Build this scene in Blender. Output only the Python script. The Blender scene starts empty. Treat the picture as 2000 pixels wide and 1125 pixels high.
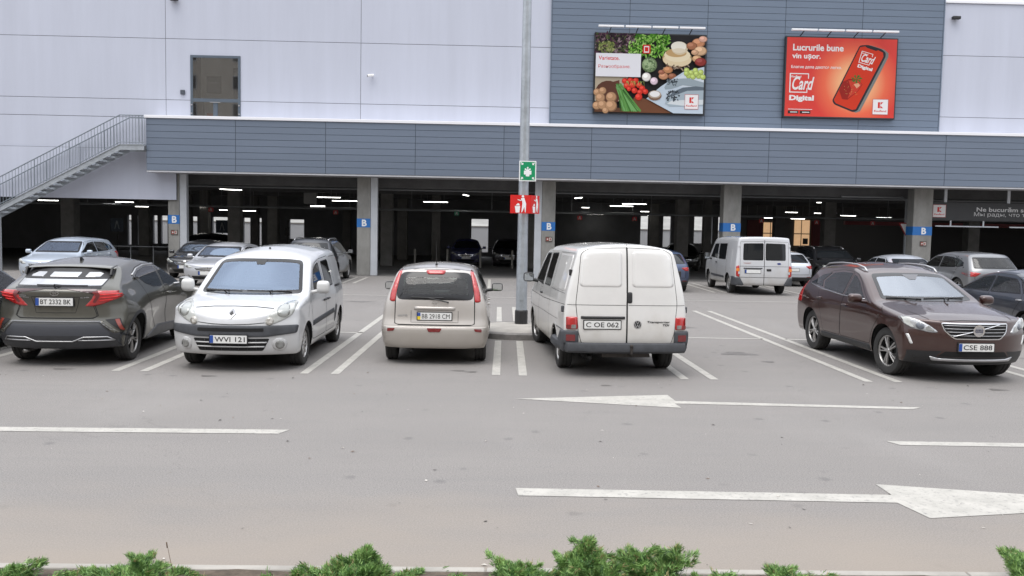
import bpy, bmesh, math, random
import numpy as np
from mathutils import Vector, Matrix
from mathutils.bvhtree import BVHTree
from mathutils.geometry import tessellate_polygon
R = math.radians
random.seed(7)
S = bpy.context.scene
COL = S.collection

# ------------------------------------------------------------ camera, sky, sun, exposure
cam_d = bpy.data.cameras.new('camera'); cam = bpy.data.objects.new('camera', cam_d); COL.objects.link(cam)
cam_d.sensor_width = 36; cam_d.lens = 30.96; cam_d.clip_end = 2000; cam_d.clip_start = .05
_p, _r, _y = R(4.0), R(1.07), R(1.4)
_f = Vector((math.sin(_y)*math.cos(_p), math.cos(_y)*math.cos(_p), -math.sin(_p)))
_r0 = Vector((math.cos(_y), -math.sin(_y), 0)); _u0 = _r0.cross(_f)
_rt = math.cos(_r)*_r0 + math.sin(_r)*_u0; _up = -math.sin(_r)*_r0 + math.cos(_r)*_u0
cam.matrix_world = Matrix(((_rt.x, _up.x, -_f.x, 0), (_rt.y, _up.y, -_f.y, 0), (_rt.z, _up.z, -_f.z, 2.15), (0, 0, 0, 1)))
S.camera = cam
SUN_EL, SUN_AZ = R(68), R(205)          # azimuth measured from +Y clockwise: high, behind the camera
w = bpy.data.worlds.new('World'); S.world = w; w.use_nodes = True
nt = w.node_tree; nd = nt.nodes; bg = nd['Background']
sky = nd.new('ShaderNodeTexSky'); sky.sky_type = 'NISHITA'; sky.sun_disc = False
sky.sun_elevation = SUN_EL; sky.sun_rotation = SUN_AZ; sky.dust_density = 4; sky.air_density = 1.0; sky.ozone_density = 1
tc = nd.new('ShaderNodeTexCoord'); no = nd.new('ShaderNodeTexNoise'); no.inputs['Scale'].default_value = 2.2; no.inputs['Detail'].default_value = 6
mp = nd.new('ShaderNodeMapping'); mp.inputs['Scale'].default_value = (1, 1, 2.5)
rp_ = nd.new('ShaderNodeMapRange'); rp_.inputs[1].default_value = .30; rp_.inputs[2].default_value = .62; rp_.inputs[3].default_value = .55; rp_.inputs[4].default_value = 1
mx = nd.new('ShaderNodeMix'); mx.data_type = 'RGBA'; mx.inputs[7].default_value = (13.2, 13.6, 14.4, 1)
nt.links.new(tc.outputs['Generated'], mp.inputs[0]); nt.links.new(mp.outputs[0], no.inputs['Vector'])
nt.links.new(no.outputs['Fac'], rp_.inputs[0]); nt.links.new(rp_.outputs[0], mx.inputs[0])
nt.links.new(sky.outputs[0], mx.inputs[6])
sxz = nd.new('ShaderNodeSeparateXYZ'); nt.links.new(tc.outputs['Generated'], sxz.inputs[0])   # overcast: the zenith is about three times the horizon
gz = nd.new('ShaderNodeMapRange'); gz.inputs[1].default_value = 0; gz.inputs[2].default_value = 1; gz.inputs[3].default_value = .55; gz.inputs[4].default_value = 1.45; nt.links.new(sxz.outputs['Z'], gz.inputs[0])
vm = nd.new('ShaderNodeVectorMath'); vm.operation = 'SCALE'; nt.links.new(mx.outputs[2], vm.inputs[0]); nt.links.new(gz.outputs[0], vm.inputs['Scale']); nt.links.new(vm.outputs[0], bg.inputs['Color'])
bg.inputs['Strength'].default_value = .10
sun_d = bpy.data.lights.new('sun', 'SUN'); sun_d.energy = 1.2; sun_d.angle = R(40); sun_d.color = (1, .965, .92)
sun = bpy.data.objects.new('sun', sun_d); COL.objects.link(sun)
sun.rotation_euler = (R(90) - SUN_EL, 0, math.pi - SUN_AZ)
S.view_settings.view_transform = 'Standard'; S.view_settings.look = 'None'; S.view_settings.exposure = 0.35; S.view_settings.gamma = 1
S.cycles.max_bounces = 8; S.cycles.transparent_max_bounces = 12; S.cycles.caustics_reflective = False; S.cycles.caustics_refractive = False

# ------------------------------------------------------------ materials
MATS = {}
def mat(name, col=(.5,.5,.5), rough=.5, metal=0, spec=.5, coat=0, var=0, vscale=3, bump=0, bscale=40, emis=None, estr=0, var2=None, stretch=None, dirt=0, twoside=False, island=0):
    if name in MATS: return MATS[name]
    m = bpy.data.materials.new(name); m.use_nodes = True; t = m.node_tree; n = t.nodes; b = n['Principled BSDF']
    b.inputs['Base Color'].default_value = (*col, 1); b.inputs['Roughness'].default_value = rough; b.inputs['Metallic'].default_value = metal
    b.inputs['Specular IOR Level'].default_value = spec
    if coat: b.inputs['Coat Weight'].default_value = coat; b.inputs['Coat Roughness'].default_value = .04
    if emis: b.inputs['Emission Color'].default_value = (*emis, 1); b.inputs['Emission Strength'].default_value = estr
    c = n.new('ShaderNodeTexCoord'); src = c.outputs['Object']
    if stretch:
        mpn = n.new('ShaderNodeMapping'); mpn.inputs['Scale'].default_value = stretch; t.links.new(src, mpn.inputs[0]); srcv = mpn.outputs[0]
    else: srcv = src
    colout = None
    if var:
        q = n.new('ShaderNodeTexNoise'); q.inputs['Scale'].default_value = vscale; q.inputs['Detail'].default_value = 8; q.inputs['Roughness'].default_value = .65
        t.links.new(srcv, q.inputs['Vector'])
        mr = n.new('ShaderNodeMapRange'); mr.inputs[1].default_value = .28; mr.inputs[2].default_value = .72
        t.links.new(q.outputs['Fac'], mr.inputs[0])
        mxn = n.new('ShaderNodeMix'); mxn.data_type = 'RGBA'
        c2 = var2 or tuple(x*(1+var) for x in col)
        mxn.inputs[6].default_value = (*[x*(1-var) for x in col], 1); mxn.inputs[7].default_value = (*c2, 1)
        t.links.new(mr.outputs[0], mxn.inputs[0]); colout = mxn.outputs[2]
    if dirt:
        sp = n.new('ShaderNodeSeparateXYZ'); t.links.new(src, sp.inputs[0])
        q2 = n.new('ShaderNodeTexNoise'); q2.inputs['Scale'].default_value = 3.5; q2.inputs['Detail'].default_value = 7; t.links.new(src, q2.inputs['Vector'])
        ad = n.new('ShaderNodeMath'); ad.operation = 'MULTIPLY_ADD'; ad.inputs[1].default_value = .8; t.links.new(q2.outputs['Fac'], ad.inputs[0]); t.links.new(sp.outputs['Z'], ad.inputs[2])
        mr2 = n.new('ShaderNodeMapRange'); mr2.inputs[1].default_value = .55; mr2.inputs[2].default_value = 1.35; mr2.inputs[3].default_value = dirt; mr2.inputs[4].default_value = dirt*.08
        t.links.new(ad.outputs[0], mr2.inputs[0])
        md = n.new('ShaderNodeMix'); md.data_type = 'RGBA'; md.inputs[7].default_value = (.30, .26, .20, 1)
        if colout: t.links.new(colout, md.inputs[6])
        else: md.inputs[6].default_value = (*col, 1)
        t.links.new(mr2.outputs[0], md.inputs[0]); colout = md.outputs[2]
        mr3 = n.new('ShaderNodeMath'); mr3.operation = 'MULTIPLY_ADD'; mr3.inputs[1].default_value = .6; mr3.inputs[2].default_value = rough; t.links.new(mr2.outputs[0], mr3.inputs[0]); t.links.new(mr3.outputs[0], b.inputs['Roughness'])
        if coat:
            mr4 = n.new('ShaderNodeMath'); mr4.operation = 'MULTIPLY_ADD'; mr4.inputs[1].default_value = -1.2*coat; mr4.inputs[2].default_value = coat; mr4.use_clamp = True
            t.links.new(mr2.outputs[0], mr4.inputs[0]); t.links.new(mr4.outputs[0], b.inputs['Coat Weight'])
    if island and colout:
        gi = n.new('ShaderNodeNewGeometry'); mi_ = n.new('ShaderNodeMapRange'); mi_.inputs[3].default_value = 1-island; mi_.inputs[4].default_value = 1+island; t.links.new(gi.outputs['Random Per Island'], mi_.inputs[0])
        vs_ = n.new('ShaderNodeVectorMath'); vs_.operation = 'SCALE'; t.links.new(colout, vs_.inputs[0]); t.links.new(mi_.outputs[0], vs_.inputs['Scale']); colout = vs_.outputs[0]
    if colout: t.links.new(colout, b.inputs['Base Color'])
    if bump:
        q3 = n.new('ShaderNodeTexNoise'); q3.inputs['Scale'].default_value = bscale; q3.inputs['Detail'].default_value = 4; t.links.new(srcv, q3.inputs['Vector'])
        bp = n.new('ShaderNodeBump'); bp.inputs['Strength'].default_value = bump; bp.inputs['Distance'].default_value = .01
        t.links.new(q3.outputs['Fac'], bp.inputs['Height']); t.links.new(bp.outputs[0], b.inputs['Normal'])
    if twoside:
        g = n.new('ShaderNodeNewGeometry'); d = n.new('ShaderNodeBsdfDiffuse'); d.inputs[0].default_value = (.03, .03, .032, 1)
        ms = n.new('ShaderNodeMixShader'); t.links.new(g.outputs['Backfacing'], ms.inputs[0]); t.links.new(b.outputs[0], ms.inputs[1]); t.links.new(d.outputs[0], ms.inputs[2])
        t.links.new(ms.outputs[0], n['Material Output'].inputs[0])
    MATS[name] = m; return m
def glass(name, tint, ior=1.6, refl=(1,1,1), film=0):
    if name in MATS: return MATS[name]
    m = bpy.data.materials.new(name); m.use_nodes = True; t = m.node_tree; n = t.nodes
    tr = n.new('ShaderNodeBsdfTransparent'); tr.inputs[0].default_value = (*tint, 1)
    gl = n.new('ShaderNodeBsdfGlossy'); gl.inputs['Color'].default_value = (*refl, 1); gl.inputs['Roughness'].default_value = .02
    fr = n.new('ShaderNodeFresnel'); fr.inputs[0].default_value = ior
    ms = n.new('ShaderNodeMixShader'); t.links.new(fr.outputs[0], ms.inputs[0]); t.links.new(tr.outputs[0], ms.inputs[1]); t.links.new(gl.outputs[0], ms.inputs[2])
    out = ms.outputs[0]
    if film:
        df = n.new('ShaderNodeBsdfDiffuse'); df.inputs[0].default_value = (.5, .49, .47, 1); m2 = n.new('ShaderNodeMixShader'); m2.inputs[0].default_value = film
        t.links.new(out, m2.inputs[1]); t.links.new(df.outputs[0], m2.inputs[2]); out = m2.outputs[0]
    t.links.new(out, n['Material Output'].inputs[0]); MATS[name] = m; return m
G_CLEAR = glass('clear car glass', (.66, .74, .70), 1.5, film=.02)
G_SCREEN = glass('dusty coated windscreen glass', (.45, .52, .58), 3.2, (.62, .77, 1.0), .04)
G_BRIGHT = glass('bright coated windscreen glass', (.45, .52, .58), 4.6, (.78, .83, .90), .05)
G_SKY = mat('sky reflecting dark glass', (.012, .013, .015), .03, spec=.5); MATS['sky reflecting dark glass'].node_tree.nodes['Principled BSDF'].inputs['IOR'].default_value = 6.5
G_DARK = glass('privacy tinted glass', (.14, .145, .15), 1.55, film=.012)
G_FAR = mat('dark window glass', (.012, .014, .016), .04, spec=.45)
BLACK = mat('black plastic trim', (.018, .018, .019), .5, var=.2, vscale=8)
FRIT = mat('black window surround', (.010, .010, .011), .18)
GREYPL = mat('grey weathered plastic', (.055, .058, .065), .6, var=.25, vscale=6)
GAP = mat('dark panel gap', (.012, .012, .012), .9)
CHROME = mat('chrome trim', (.72, .72, .73), .12, 1)
SILVER = mat('silver painted metal', (.50, .50, .51), .3, .8)
ALLOY = mat('dusty alloy', (.42, .41, .40), .35, .7, var=.15, vscale=9)
RUBBER = mat('dusty tyre rubber', (.032, .031, .030), .85, var=.35, vscale=7, bump=.3, bscale=60)
UNDER = mat('black underbody', (.012, .012, .012), .95)
RED_L = mat('red lamp lens', (.42, .012, .012), .12, spec=.6, coat=1, var=.25, vscale=30)
RED_D = mat('dark red lamp lens', (.16, .008, .010), .12, coat=1)
ORANGE_L = mat('orange lamp lens', (.75, .20, .02), .15, coat=1)
WHITE_L = mat('pale lamp lens', (.43, .44, .415), .12, coat=1, var=.15, vscale=14)
SMOKE_L = mat('smoky lamp lens', (.20, .20, .19), .1, coat=1, var=.4, vscale=12)
PLATE_W = mat('white plate face', (.72, .72, .70), .4, var=.06, vscale=20)
INK = mat('black ink', (.012, .012, .012), .5)
BLUE_P = mat('blue plate band', (.02, .07, .30), .45)
YEL_P = mat('yellow plate band', (.75, .55, .03), .45)
SEAT = mat('grey seat cloth', (.055, .057, .06), .9, var=.2, vscale=30)
CABIN = mat('dark cabin plastic', (.022, .022, .023), .8)
WHITE_T = mat('white sign paint', (.80, .80, .80), .5)

# ------------------------------------------------------------ scene graph helpers
def tag(o, label=None, cat=None, group=None, kind=None):
    if label: o['label'] = label
    if cat: o['category'] = cat
    if group: o['group'] = group
    if kind: o['kind'] = kind
    return o
def empty(name, loc=(0,0,0), rz=0, label=None, cat=None, group=None):
    o = bpy.data.objects.new(name, None); o.empty_display_size = .3; COL.objects.link(o); o.location = loc; o.rotation_euler = (0, 0, rz)
    return tag(o, label, cat, group)
def mk(name, verts, faces, mats, parent=None, smooth=False, fm=None, sharp=None):
    me = bpy.data.meshes.new(name); me.from_pydata([tuple(v) for v in verts], [], faces)
    for m in (mats if isinstance(mats, (list, tuple)) else [mats]): me.materials.append(m)
    if fm is not None: me.polygons.foreach_set('material_index', fm)
    if smooth: me.polygons.foreach_set('use_smooth', [True]*len(me.polygons))
    me.update()
    if sharp: me.set_sharp_from_angle(angle=R(sharp))
    o = bpy.data.objects.new(name, me); COL.objects.link(o)
    if parent: o.parent = parent
    return o
class MB:
    "collects boxes, bars, tubes, lathes into ONE mesh"
    def __init__(s): s.v = []; s.f = []; s.m = []
    def add(s, v, f, mi=0):
        o = len(s.v); s.v += [tuple(x) for x in v]; s.f += [tuple(i+o for i in q) for q in f]; s.m += [mi]*len(f); return s
    def box(s, a, b, mi=0, bev=0):
        x0, y0, z0 = (min(a[i], b[i]) for i in range(3)); x1, y1, z1 = (max(a[i], b[i]) for i in range(3))
        if not bev:
            return s.add([(x0,y0,z0),(x1,y0,z0),(x1,y1,z0),(x0,y1,z0),(x0,y0,z1),(x1,y0,z1),(x1,y1,z1),(x0,y1,z1)],
                     [(0,3,2,1),(4,5,6,7),(0,1,5,4),(1,2,6,5),(2,3,7,6),(3,0,4,7)], mi)
        bm = bmesh.new(); bmesh.ops.create_cube(bm, size=1)
        bmesh.ops.scale(bm, vec=(x1-x0, y1-y0, z1-z0), verts=bm.verts); bmesh.ops.translate(bm, vec=((x0+x1)/2, (y0+y1)/2, (z0+z1)/2), verts=bm.verts)
        bmesh.ops.bevel(bm, geom=bm.edges[:], offset=bev, segments=2, profile=.5, affect='EDGES')
        return s.bm(bm, mi)
    def bm(s, bm, mi=0):
        bm.verts.index_update(); s.add([v.co[:] for v in bm.verts], [[v.index for v in f.verts] for f in bm.faces], mi); bm.free(); return s
    def tube(s, pts, r, n=8, mi=0, cap=True):
        pts = [Vector(p) for p in pts]; rr = r if isinstance(r, (list, tuple)) else [r]*len(pts); rings = []
        for i, p in enumerate(pts):
            d = (pts[min(i+1, len(pts)-1)] - pts[max(i-1, 0)]).normalized()
            a = Vector((0,0,1)) if abs(d.z) < .9 else Vector((1,0,0)); u = d.cross(a).normalized(); w_ = d.cross(u).normalized()
            rings.append([p + (u*math.cos(2*math.pi*k/n) + w_*math.sin(2*math.pi*k/n))*rr[i] for k in range(n)])
        v = [q for g in rings for q in g]; f = []
        for i in range(len(pts)-1):
            for k in range(n): f.append((i*n+k, i*n+(k+1) % n, (i+1)*n+(k+1) % n, (i+1)*n+k))
        if cap: f.append(tuple(range(n-1, -1, -1))); f.append(tuple((len(pts)-1)*n+k for k in range(n)))
        return s.add(v, f, mi)
    def prism(s, poly, y0, y1, mi=0, axis='y', mi_side=None):
        "polygon in (x,z) extruded along y (or in (y,z) along x, or (x,y) along z); concave allowed"
        def P(a, b, t): return (a, t, b) if axis == 'y' else ((t, a, b) if axis == 'x' else (a, b, t))
        n = len(poly); tri = tessellate_polygon([[Vector((a, b, 0)) for a, b in poly]])
        s.add([P(a, b, y0) for a, b in poly], [tuple(t) for t in tri], mi); s.add([P(a, b, y1) for a, b in poly], [tuple(reversed(t)) for t in tri], mi)
        return s.add([P(a, b, y0) for a, b in poly] + [P(a, b, y1) for a, b in poly], [(i, (i+1) % n, (i+1) % n+n, i+n) for i in range(n)], mi if mi_side is None else mi_side)
    def lathe(s, prof, axis='z', c=(0,0,0), n=32, mi=0):
        v = []; f = []
        for r_, h in prof:
            for k in range(n):
                a = 2*math.pi*k/n; q = (r_*math.cos(a), r_*math.sin(a), h)
                if axis == 'y': q = (q[0], q[2], q[1])
                v.append((q[0]+c[0], q[1]+c[1], q[2]+c[2]))
        for i in range(len(prof)-1):
            for k in range(n):
                a_, b_, c_, d_ = i*n+k, i*n+(k+1) % n, (i+1)*n+(k+1) % n, (i+1)*n+k
                f.append((a_, b_, c_, d_) if axis == 'z' else (a_, d_, c_, b_))
        return s.add(v, f, mi)
    def build(s, name, mats, parent=None, smooth=False, sharp=None, fix=True):
        o = mk(name, s.v, s.f, mats, parent, smooth, s.m)
        if fix:
            bm = bmesh.new(); bm.from_mesh(o.data); bmesh.ops.recalc_face_normals(bm, faces=bm.faces); bm.to_mesh(o.data); bm.free()
        if sharp: o.data.set_sharp_from_angle(angle=R(sharp))
        return o
def rp(pts, r, n=4):
    out = []; N = len(pts); rs = r if isinstance(r, (list, tuple)) else [r]*N
    for i in range(N):
        p = Vector(pts[i]); a = Vector(pts[i-1]); b = Vector(pts[(i+1) % N]); da = a-p; db = b-p
        rr = min(rs[i], da.length*.45, db.length*.45)
        if rr < 1e-4: out.append(tuple(p)); continue
        q0 = p+da.normalized()*rr; q1 = p+db.normalized()*rr
        for k in range(n+1):
            t = k/n; out.append(tuple(q0*(1-t)**2+p*2*t*(1-t)+q1*t*t))
    return out
def ell(cx, cy, rx, ry, n=20, a0=0): return [(cx+rx*math.cos(a0+2*math.pi*k/n), cy+ry*math.sin(a0+2*math.pi*k/n)) for k in range(n)]
def rect(x0, y0, x1, y1): return [(x0, y0), (x1, y0), (x1, y1), (x0, y1)]
def text_mesh(txt, size, bold=0, shear=0, extr=.002, align='CENTER', space=1.0):
    "lettering as (verts, faces) in the xy plane, built from Blender's own font"
    cu = bpy.data.curves.new('lettering', 'FONT'); cu.body = txt; cu.size = size; cu.offset = bold; cu.shear = shear; cu.extrude = extr; cu.align_x = align; cu.align_y = 'CENTER'
    cu.space_character = space; cu.resolution_u = 3
    o = bpy.data.objects.new('lettering', cu); me = bpy.data.meshes.new_from_object(o)
    v = [tuple(q.co) for q in me.vertices]; f = [tuple(p.vertices) for p in me.polygons]
    bpy.data.objects.remove(o); bpy.data.curves.remove(cu); bpy.data.meshes.remove(me)
    return v, f
def fit_text(txt, width, height=None, **k):
    "lettering scaled to a given width (and height), centred on the origin"
    v, f = text_mesh(txt, 1, **k)
    xs = [a[0] for a in v]; ys = [a[1] for a in v]
    sx = width/(max(xs)-min(xs)); sy = sx if height is None else height/(max(ys)-min(ys)); cx = (max(xs)+min(xs))/2; cy = (max(ys)+min(ys))/2
    return [((a-cx)*sx, (b-cy)*sy, c) for a, b, c in v], f
# ------------------------------------------------------------ car builder
def profile(pts, sig=.03):
    xs = np.linspace(pts[0][0]-.5, pts[-1][0]+.5, 1200); ys = np.interp(xs, [p[0] for p in pts], [p[1] for p in pts])
    if sig:
        dx = xs[1]-xs[0]; k = np.exp(-.5*(np.arange(-60, 61)*dx/sig)**2); k /= k.sum(); yp = np.pad(ys, 60, mode='edge'); ys = np.convolve(yp, k, 'valid')
    return lambda q: np.interp(q, xs, ys)
def inside(poly, u, v):
    r_ = np.zeros(u.shape, bool); n = len(poly)
    for i in range(n):
        x0, y0 = poly[i]; x1, y1 = poly[(i+1) % n]
        c = ((y0 > v) != (y1 > v)); xx = (x1-x0)*(v-y0)/((y1-y0) if y1 != y0 else 1e-9)+x0; r_ ^= c & (u < xx)
    return r_
def inset(poly, d):
    n = len(poly); A = sum(poly[i][0]*poly[(i+1) % n][1]-poly[(i+1) % n][0]*poly[i][1] for i in range(n)); sg = 1 if A > 0 else -1; out = []
    for i in range(n):
        p = Vector(poly[i]); a = (p-Vector(poly[i-1])); b = (Vector(poly[(i+1) % n])-p)
        if a.length < 1e-6: a = b
        if b.length < 1e-6: b = a
        a = a.normalized(); b = b.normalized(); na = Vector((-a.y, a.x))*sg; nb = Vector((-b.y, b.x))*sg; m = na+nb
        m = na if m.length < 1e-3 else m.normalized(); m = m/max(.5, m.dot(na)); out.append(tuple(p+m*d))
    return out
def resample(poly, res, closed=True):
    out = []; n = len(poly)
    for i in range(n if closed else n-1):
        a = Vector(poly[i]); b = Vector(poly[(i+1) % n]); k = max(1, int((b-a).length/res+.5))
        for j in range(k): out.append(tuple(a.lerp(b, j/k)))
    if not closed: out.append(tuple(poly[-1]))
    return out
WHEEL_CACHE = {}
class Car:
    def __init__(s, name, label, cat, sp, x, y, th, paint, res=.045, group=None, open_cab=False):
        s.L = sp['L']; s.sp = sp; s.res = res; s.paint = paint; s.holes = []; s.pargs = {}; s.st = []; s.sv = []; s.sf = []; s.open = open_cab
        s.root = empty(name, (x, y, 0), R(th), label, cat, group)
        zt = profile(sp['zt'], sp.get('zsig', .05)); zb = profile(sp.get('zb', [(0, .24), (s.L, .24)]), .05); cr = profile(sp.get('crown', [(0, .05), (s.L, .05)]), .1)
        fx = profile(sp['fx'], .02); rx = profile(sp['rx'], .025); wx = profile(sp['wx'], .1); h = profile(sp['h'], .03)
        pf, nf = sp.get('pf', (.25, 2.6)); pr, nr = sp.get('pr', (.15, 3)); L = s.L
        ex = sp.get('flare', [])
        def W(x, z):
            r_ = wx(x)*h(z)
            for a, b, c, d, e in ex: r_ = r_ + e*np.exp(-((x-a)/c)**2-((z-b)/d)**2)
            return r_
        s.W = W
        Lf = max(.8, 2.2*(pf+max(p[1] for p in sp['fx']))); Lr = max(.5, 2.2*(pr+max(p[1] for p in sp['rx'])))
        def P(X, v, t):
            x = X.copy(); av = np.abs(v)
            for _ in range(5):
                zt_ = zt(x)-cr(x)*av**2.4; zb_ = zb(x); z = zb_+t*(zt_-zb_)
                df = fx(z)+pf*av**nf; dr = rx(z)+pr*av**nr
                x = X+df*np.clip(1-X/Lf, 0, 1)**1.5-dr*np.clip(1-(L-X)/Lr, 0, 1)**1.5
            return np.stack([x, v*W(x, z), z], -1)
        nx = int(L/res); ntp = max(6, int(1.6/res)//2*2); ns = max(6, int(1.3/res))
        key = {}; V = []; F = []; FM = []
        us = np.linspace(0, 1, nx+1)*L; vs = np.linspace(-1, 1, ntp+1); ts = np.linspace(0, 1, ns+1)
        def vid(i, j, k):
            q = (i, j, k)
            if q not in key: key[q] = len(V); V.append((us[i], vs[j], ts[k]))
            return key[q]
        for i in range(nx):
            for j in range(ntp):
                F.append((vid(i, j, ns), vid(i+1, j, ns), vid(i+1, j+1, ns), vid(i, j+1, ns))); FM.append(0)
                F.append((vid(i, j, 0), vid(i, j+1, 0), vid(i+1, j+1, 0), vid(i+1, j, 0))); FM.append(2)
            for k in range(ns):
                F.append((vid(i, 0, k), vid(i+1, 0, k), vid(i+1, 0, k+1), vid(i, 0, k+1))); FM.append(0)
                F.append((vid(i, ntp, k), vid(i, ntp, k+1), vid(i+1, ntp, k+1), vid(i+1, ntp, k))); FM.append(0)
        for j in range(ntp):
            for k in range(ns):
                F.append((vid(0, j, k), vid(0, j, k+1), vid(0, j+1, k+1), vid(0, j+1, k))); FM.append(0)
                F.append((vid(nx, j, k), vid(nx, j+1, k), vid(nx, j+1, k+1), vid(nx, j, k+1))); FM.append(0)
        A = np.array(V); co = P(A[:, 0], A[:, 1], A[:, 2])
        Fa = np.array(F); E = np.concatenate([Fa[:, [0, 1]], Fa[:, [1, 2]], Fa[:, [2, 3]], Fa[:, [3, 0]]]); n = len(co)
        deg = np.bincount(E.ravel(), minlength=n).astype(float)[:, None]
        for _ in range(sp.get('smooth', 3)):
            acc = np.zeros_like(co); np.add.at(acc, E[:, 0], co[E[:, 1]]); np.add.at(acc, E[:, 1], co[E[:, 0]]); co = co*.5+acc/deg*.5
        a, b, c, d = (co[Fa[:, q]] for q in range(4)); fn = np.cross(c-a, d-b); N = np.zeros_like(co)
        for q in range(4): np.add.at(N, Fa[:, q], fn)
        N /= np.linalg.norm(N, axis=1)[:, None]+1e-9
        if (N[:, 2]*(co[:, 2] > co[:, 2].mean()+.3)).sum() < 0: Fa = Fa[:, ::-1]; N = -N
        s.co, s.N, s.F, s.FM = co, N, Fa, np.array(FM)
        s.tri = np.concatenate([Fa[:, [0, 1, 2]], Fa[:, [0, 2, 3]]])
        s.bvh = BVHTree.FromPolygons([Vector(q) for q in co], s.tri.tolist())
    def hit(s, u, v, pj):
        if pj == 'f': o, d = Vector((-1, u, v)), Vector((1, 0, 0)); fb = Vector((.15, u, v))
        elif pj == 'b': o, d = Vector((s.L+1, u, v)), Vector((-1, 0, 0)); fb = Vector((s.L-.15, u, v))
        elif pj == 'R': o, d = Vector((u, 3, v)), Vector((0, -1, 0)); fb = Vector((u, .8, v))
        elif pj == 'L': o, d = Vector((u, -3, v)), Vector((0, 1, 0)); fb = Vector((u, -.8, v))
        else: o, d = Vector((u, v, 4)), Vector((0, 0, -1)); fb = Vector((u, v, 1.5))
        p, nn, i, _ = s.bvh.ray_cast(o, d)
        if p is None: p, nn, i, _ = s.bvh.find_nearest(fb)
        t = s.tri[i]; A, B, C = (Vector(s.co[q]) for q in t); v0 = B-A; v1 = C-A; v2 = p-A
        d00 = v0.dot(v0); d01 = v0.dot(v1); d11 = v1.dot(v1); d20 = v2.dot(v0); d21 = v2.dot(v1); den = d00*d11-d01*d01 or 1e-9
        b_ = (d11*d20-d01*d21)/den; c_ = (d00*d21-d01*d20)/den
        m = s.N[t[0]]*(1-b_-c_)+s.N[t[1]]*b_+s.N[t[2]]*c_
        return p, Vector(m).normalized()
    def shift(s, p): return (p[0]-s.L/2, p[1], p[2])
    def _grid(s, poly, res, holes=()):
        pts = resample(poly, res); hs = [resample(h_, res) for h_ in holes]; tri = tessellate_polygon([[Vector((a, b, 0)) for a, b in q] for q in [pts]+hs]); allp = pts+[q for h_ in hs for q in h_]
        bm = bmesh.new(); vs = [bm.verts.new((a, b, 0)) for a, b in allp]
        for t in tri:
            try: bm.faces.new([vs[i] for i in t])
            except ValueError: pass
        for ax in (0, 1):
            lo = min(p[ax] for p in pts); hi = max(p[ax] for p in pts); k = int((hi-lo)/res)
            for i in range(1, k+1):
                c = lo+(hi-lo)*i/(k+1); no_ = (1, 0, 0) if ax == 0 else (0, 1, 0); co = (c, 0, 0) if ax == 0 else (0, c, 0)
                bmesh.ops.bisect_plane(bm, geom=bm.verts[:]+bm.edges[:]+bm.faces[:], dist=1e-5, plane_co=co, plane_no=no_)
        return bm, pts
    def patch(s, name, poly, pj, m, off=.003, parent=None, dome=0, dr=.04, res=None, label=None, ring=0, ringmat=None, sub=None):
        "a piece laid on the shell; dome swells it, ring adds a border of another material"
        args = (name, poly, pj, m, off, dome, dr, res, ring, ringmat)
        me = s._pmesh(*args); o = bpy.data.objects.new(name, me); COL.objects.link(o); o.parent = parent or s.root; s.pargs[o.name] = (args, [])
        if label: o['label'] = label
        if m is s.paint and name in ('front_door', 'rear_door', 'sliding_door', 'tailgate'): s.seam(list(poly)+[poly[0]], pj, .018, False, .0016)
        return o
    def _pmesh(s, name, poly, pj, m, off, dome, dr, res, ring, ringmat, holes=()):
        res = res or s.res*1.2; inner = poly if not ring else inset(poly, ring)
        bm, pts = s._grid(inner, res, holes); mi0 = 1 if ring else 0
        for f in bm.faces: f.material_index = 0
        if ring:
            ol = resample(poly, 1e9); il = inner; n = len(ol)
            va = [bm.verts.new((a, b, 0)) for a, b in ol]; vb = [bm.verts.new((a, b, 0)) for a, b in il]
            for i in range(n):
                j = (i+1) % n
                k = max(1, int((Vector(ol[i])-Vector(ol[j])).length/res)); po = pi = None
                prev = (va[i], vb[i])
                for q in range(1, k+1):
                    cur = (va[j], vb[j]) if q == k else (bm.verts.new((*Vector(ol[i]).lerp(Vector(ol[j]), q/k), 0)), bm.verts.new((*Vector(il[i]).lerp(Vector(il[j]), q/k), 0)))
                    f = bm.faces.new((prev[0], cur[0], cur[1], prev[1])); f.material_index = 1; prev = cur
        seg = [(np.array(pts[i]), np.array(pts[(i+1) % len(pts)])) for i in range(len(pts))] if dome else None
        bm.verts.index_update(); nrm = []; tot = 0; hn = []
        for v in bm.verts:
            u_, v_ = v.co.x, v.co.y; p, nn = s.hit(u_, v_, pj); o = off
            if dome:
                q = np.array((u_, v_)); dm = 9
                for a, b in seg:
                    ab = b-a; t = np.clip(np.dot(q-a, ab)/(np.dot(ab, ab)+1e-12), 0, 1); dm = min(dm, np.linalg.norm(q-a-ab*t))
                t = min(dm/dr, 1); o += dome*math.sqrt(max(0, 1-(1-t)**2))
            v.co = p+nn*o; hn.append(nn)
        bm.normal_update()
        if sum(f.normal.dot(hn[f.verts[0].index])*f.calc_area() for f in bm.faces) < 0: bmesh.ops.reverse_faces(bm, faces=bm.faces[:])
        be = [e for e in bm.edges if e.is_boundary]; key = {tuple(round(c, 5) for c in v.co): hn[v.index] for v in bm.verts}
        ex = bmesh.ops.extrude_edge_only(bm, edges=be)
        nv = [g for g in ex['geom'] if isinstance(g, bmesh.types.BMVert)]; nl = {}
        for v in nv:
            k = key.get(tuple(round(c, 5) for c in v.co), Vector((0, 0, 1))); v.co = v.co-k*(off+.006); nl[v] = k
        bm.verts.index_update(); allN = [None]*len(bm.verts)
        for i, k in enumerate(hn): allN[i] = k
        for v, k in nl.items(): allN[v.index] = k
        for v in bm.verts: v.co.x -= s.L/2
        me = bpy.data.meshes.new(name); bm.to_mesh(me); bm.free()
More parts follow.
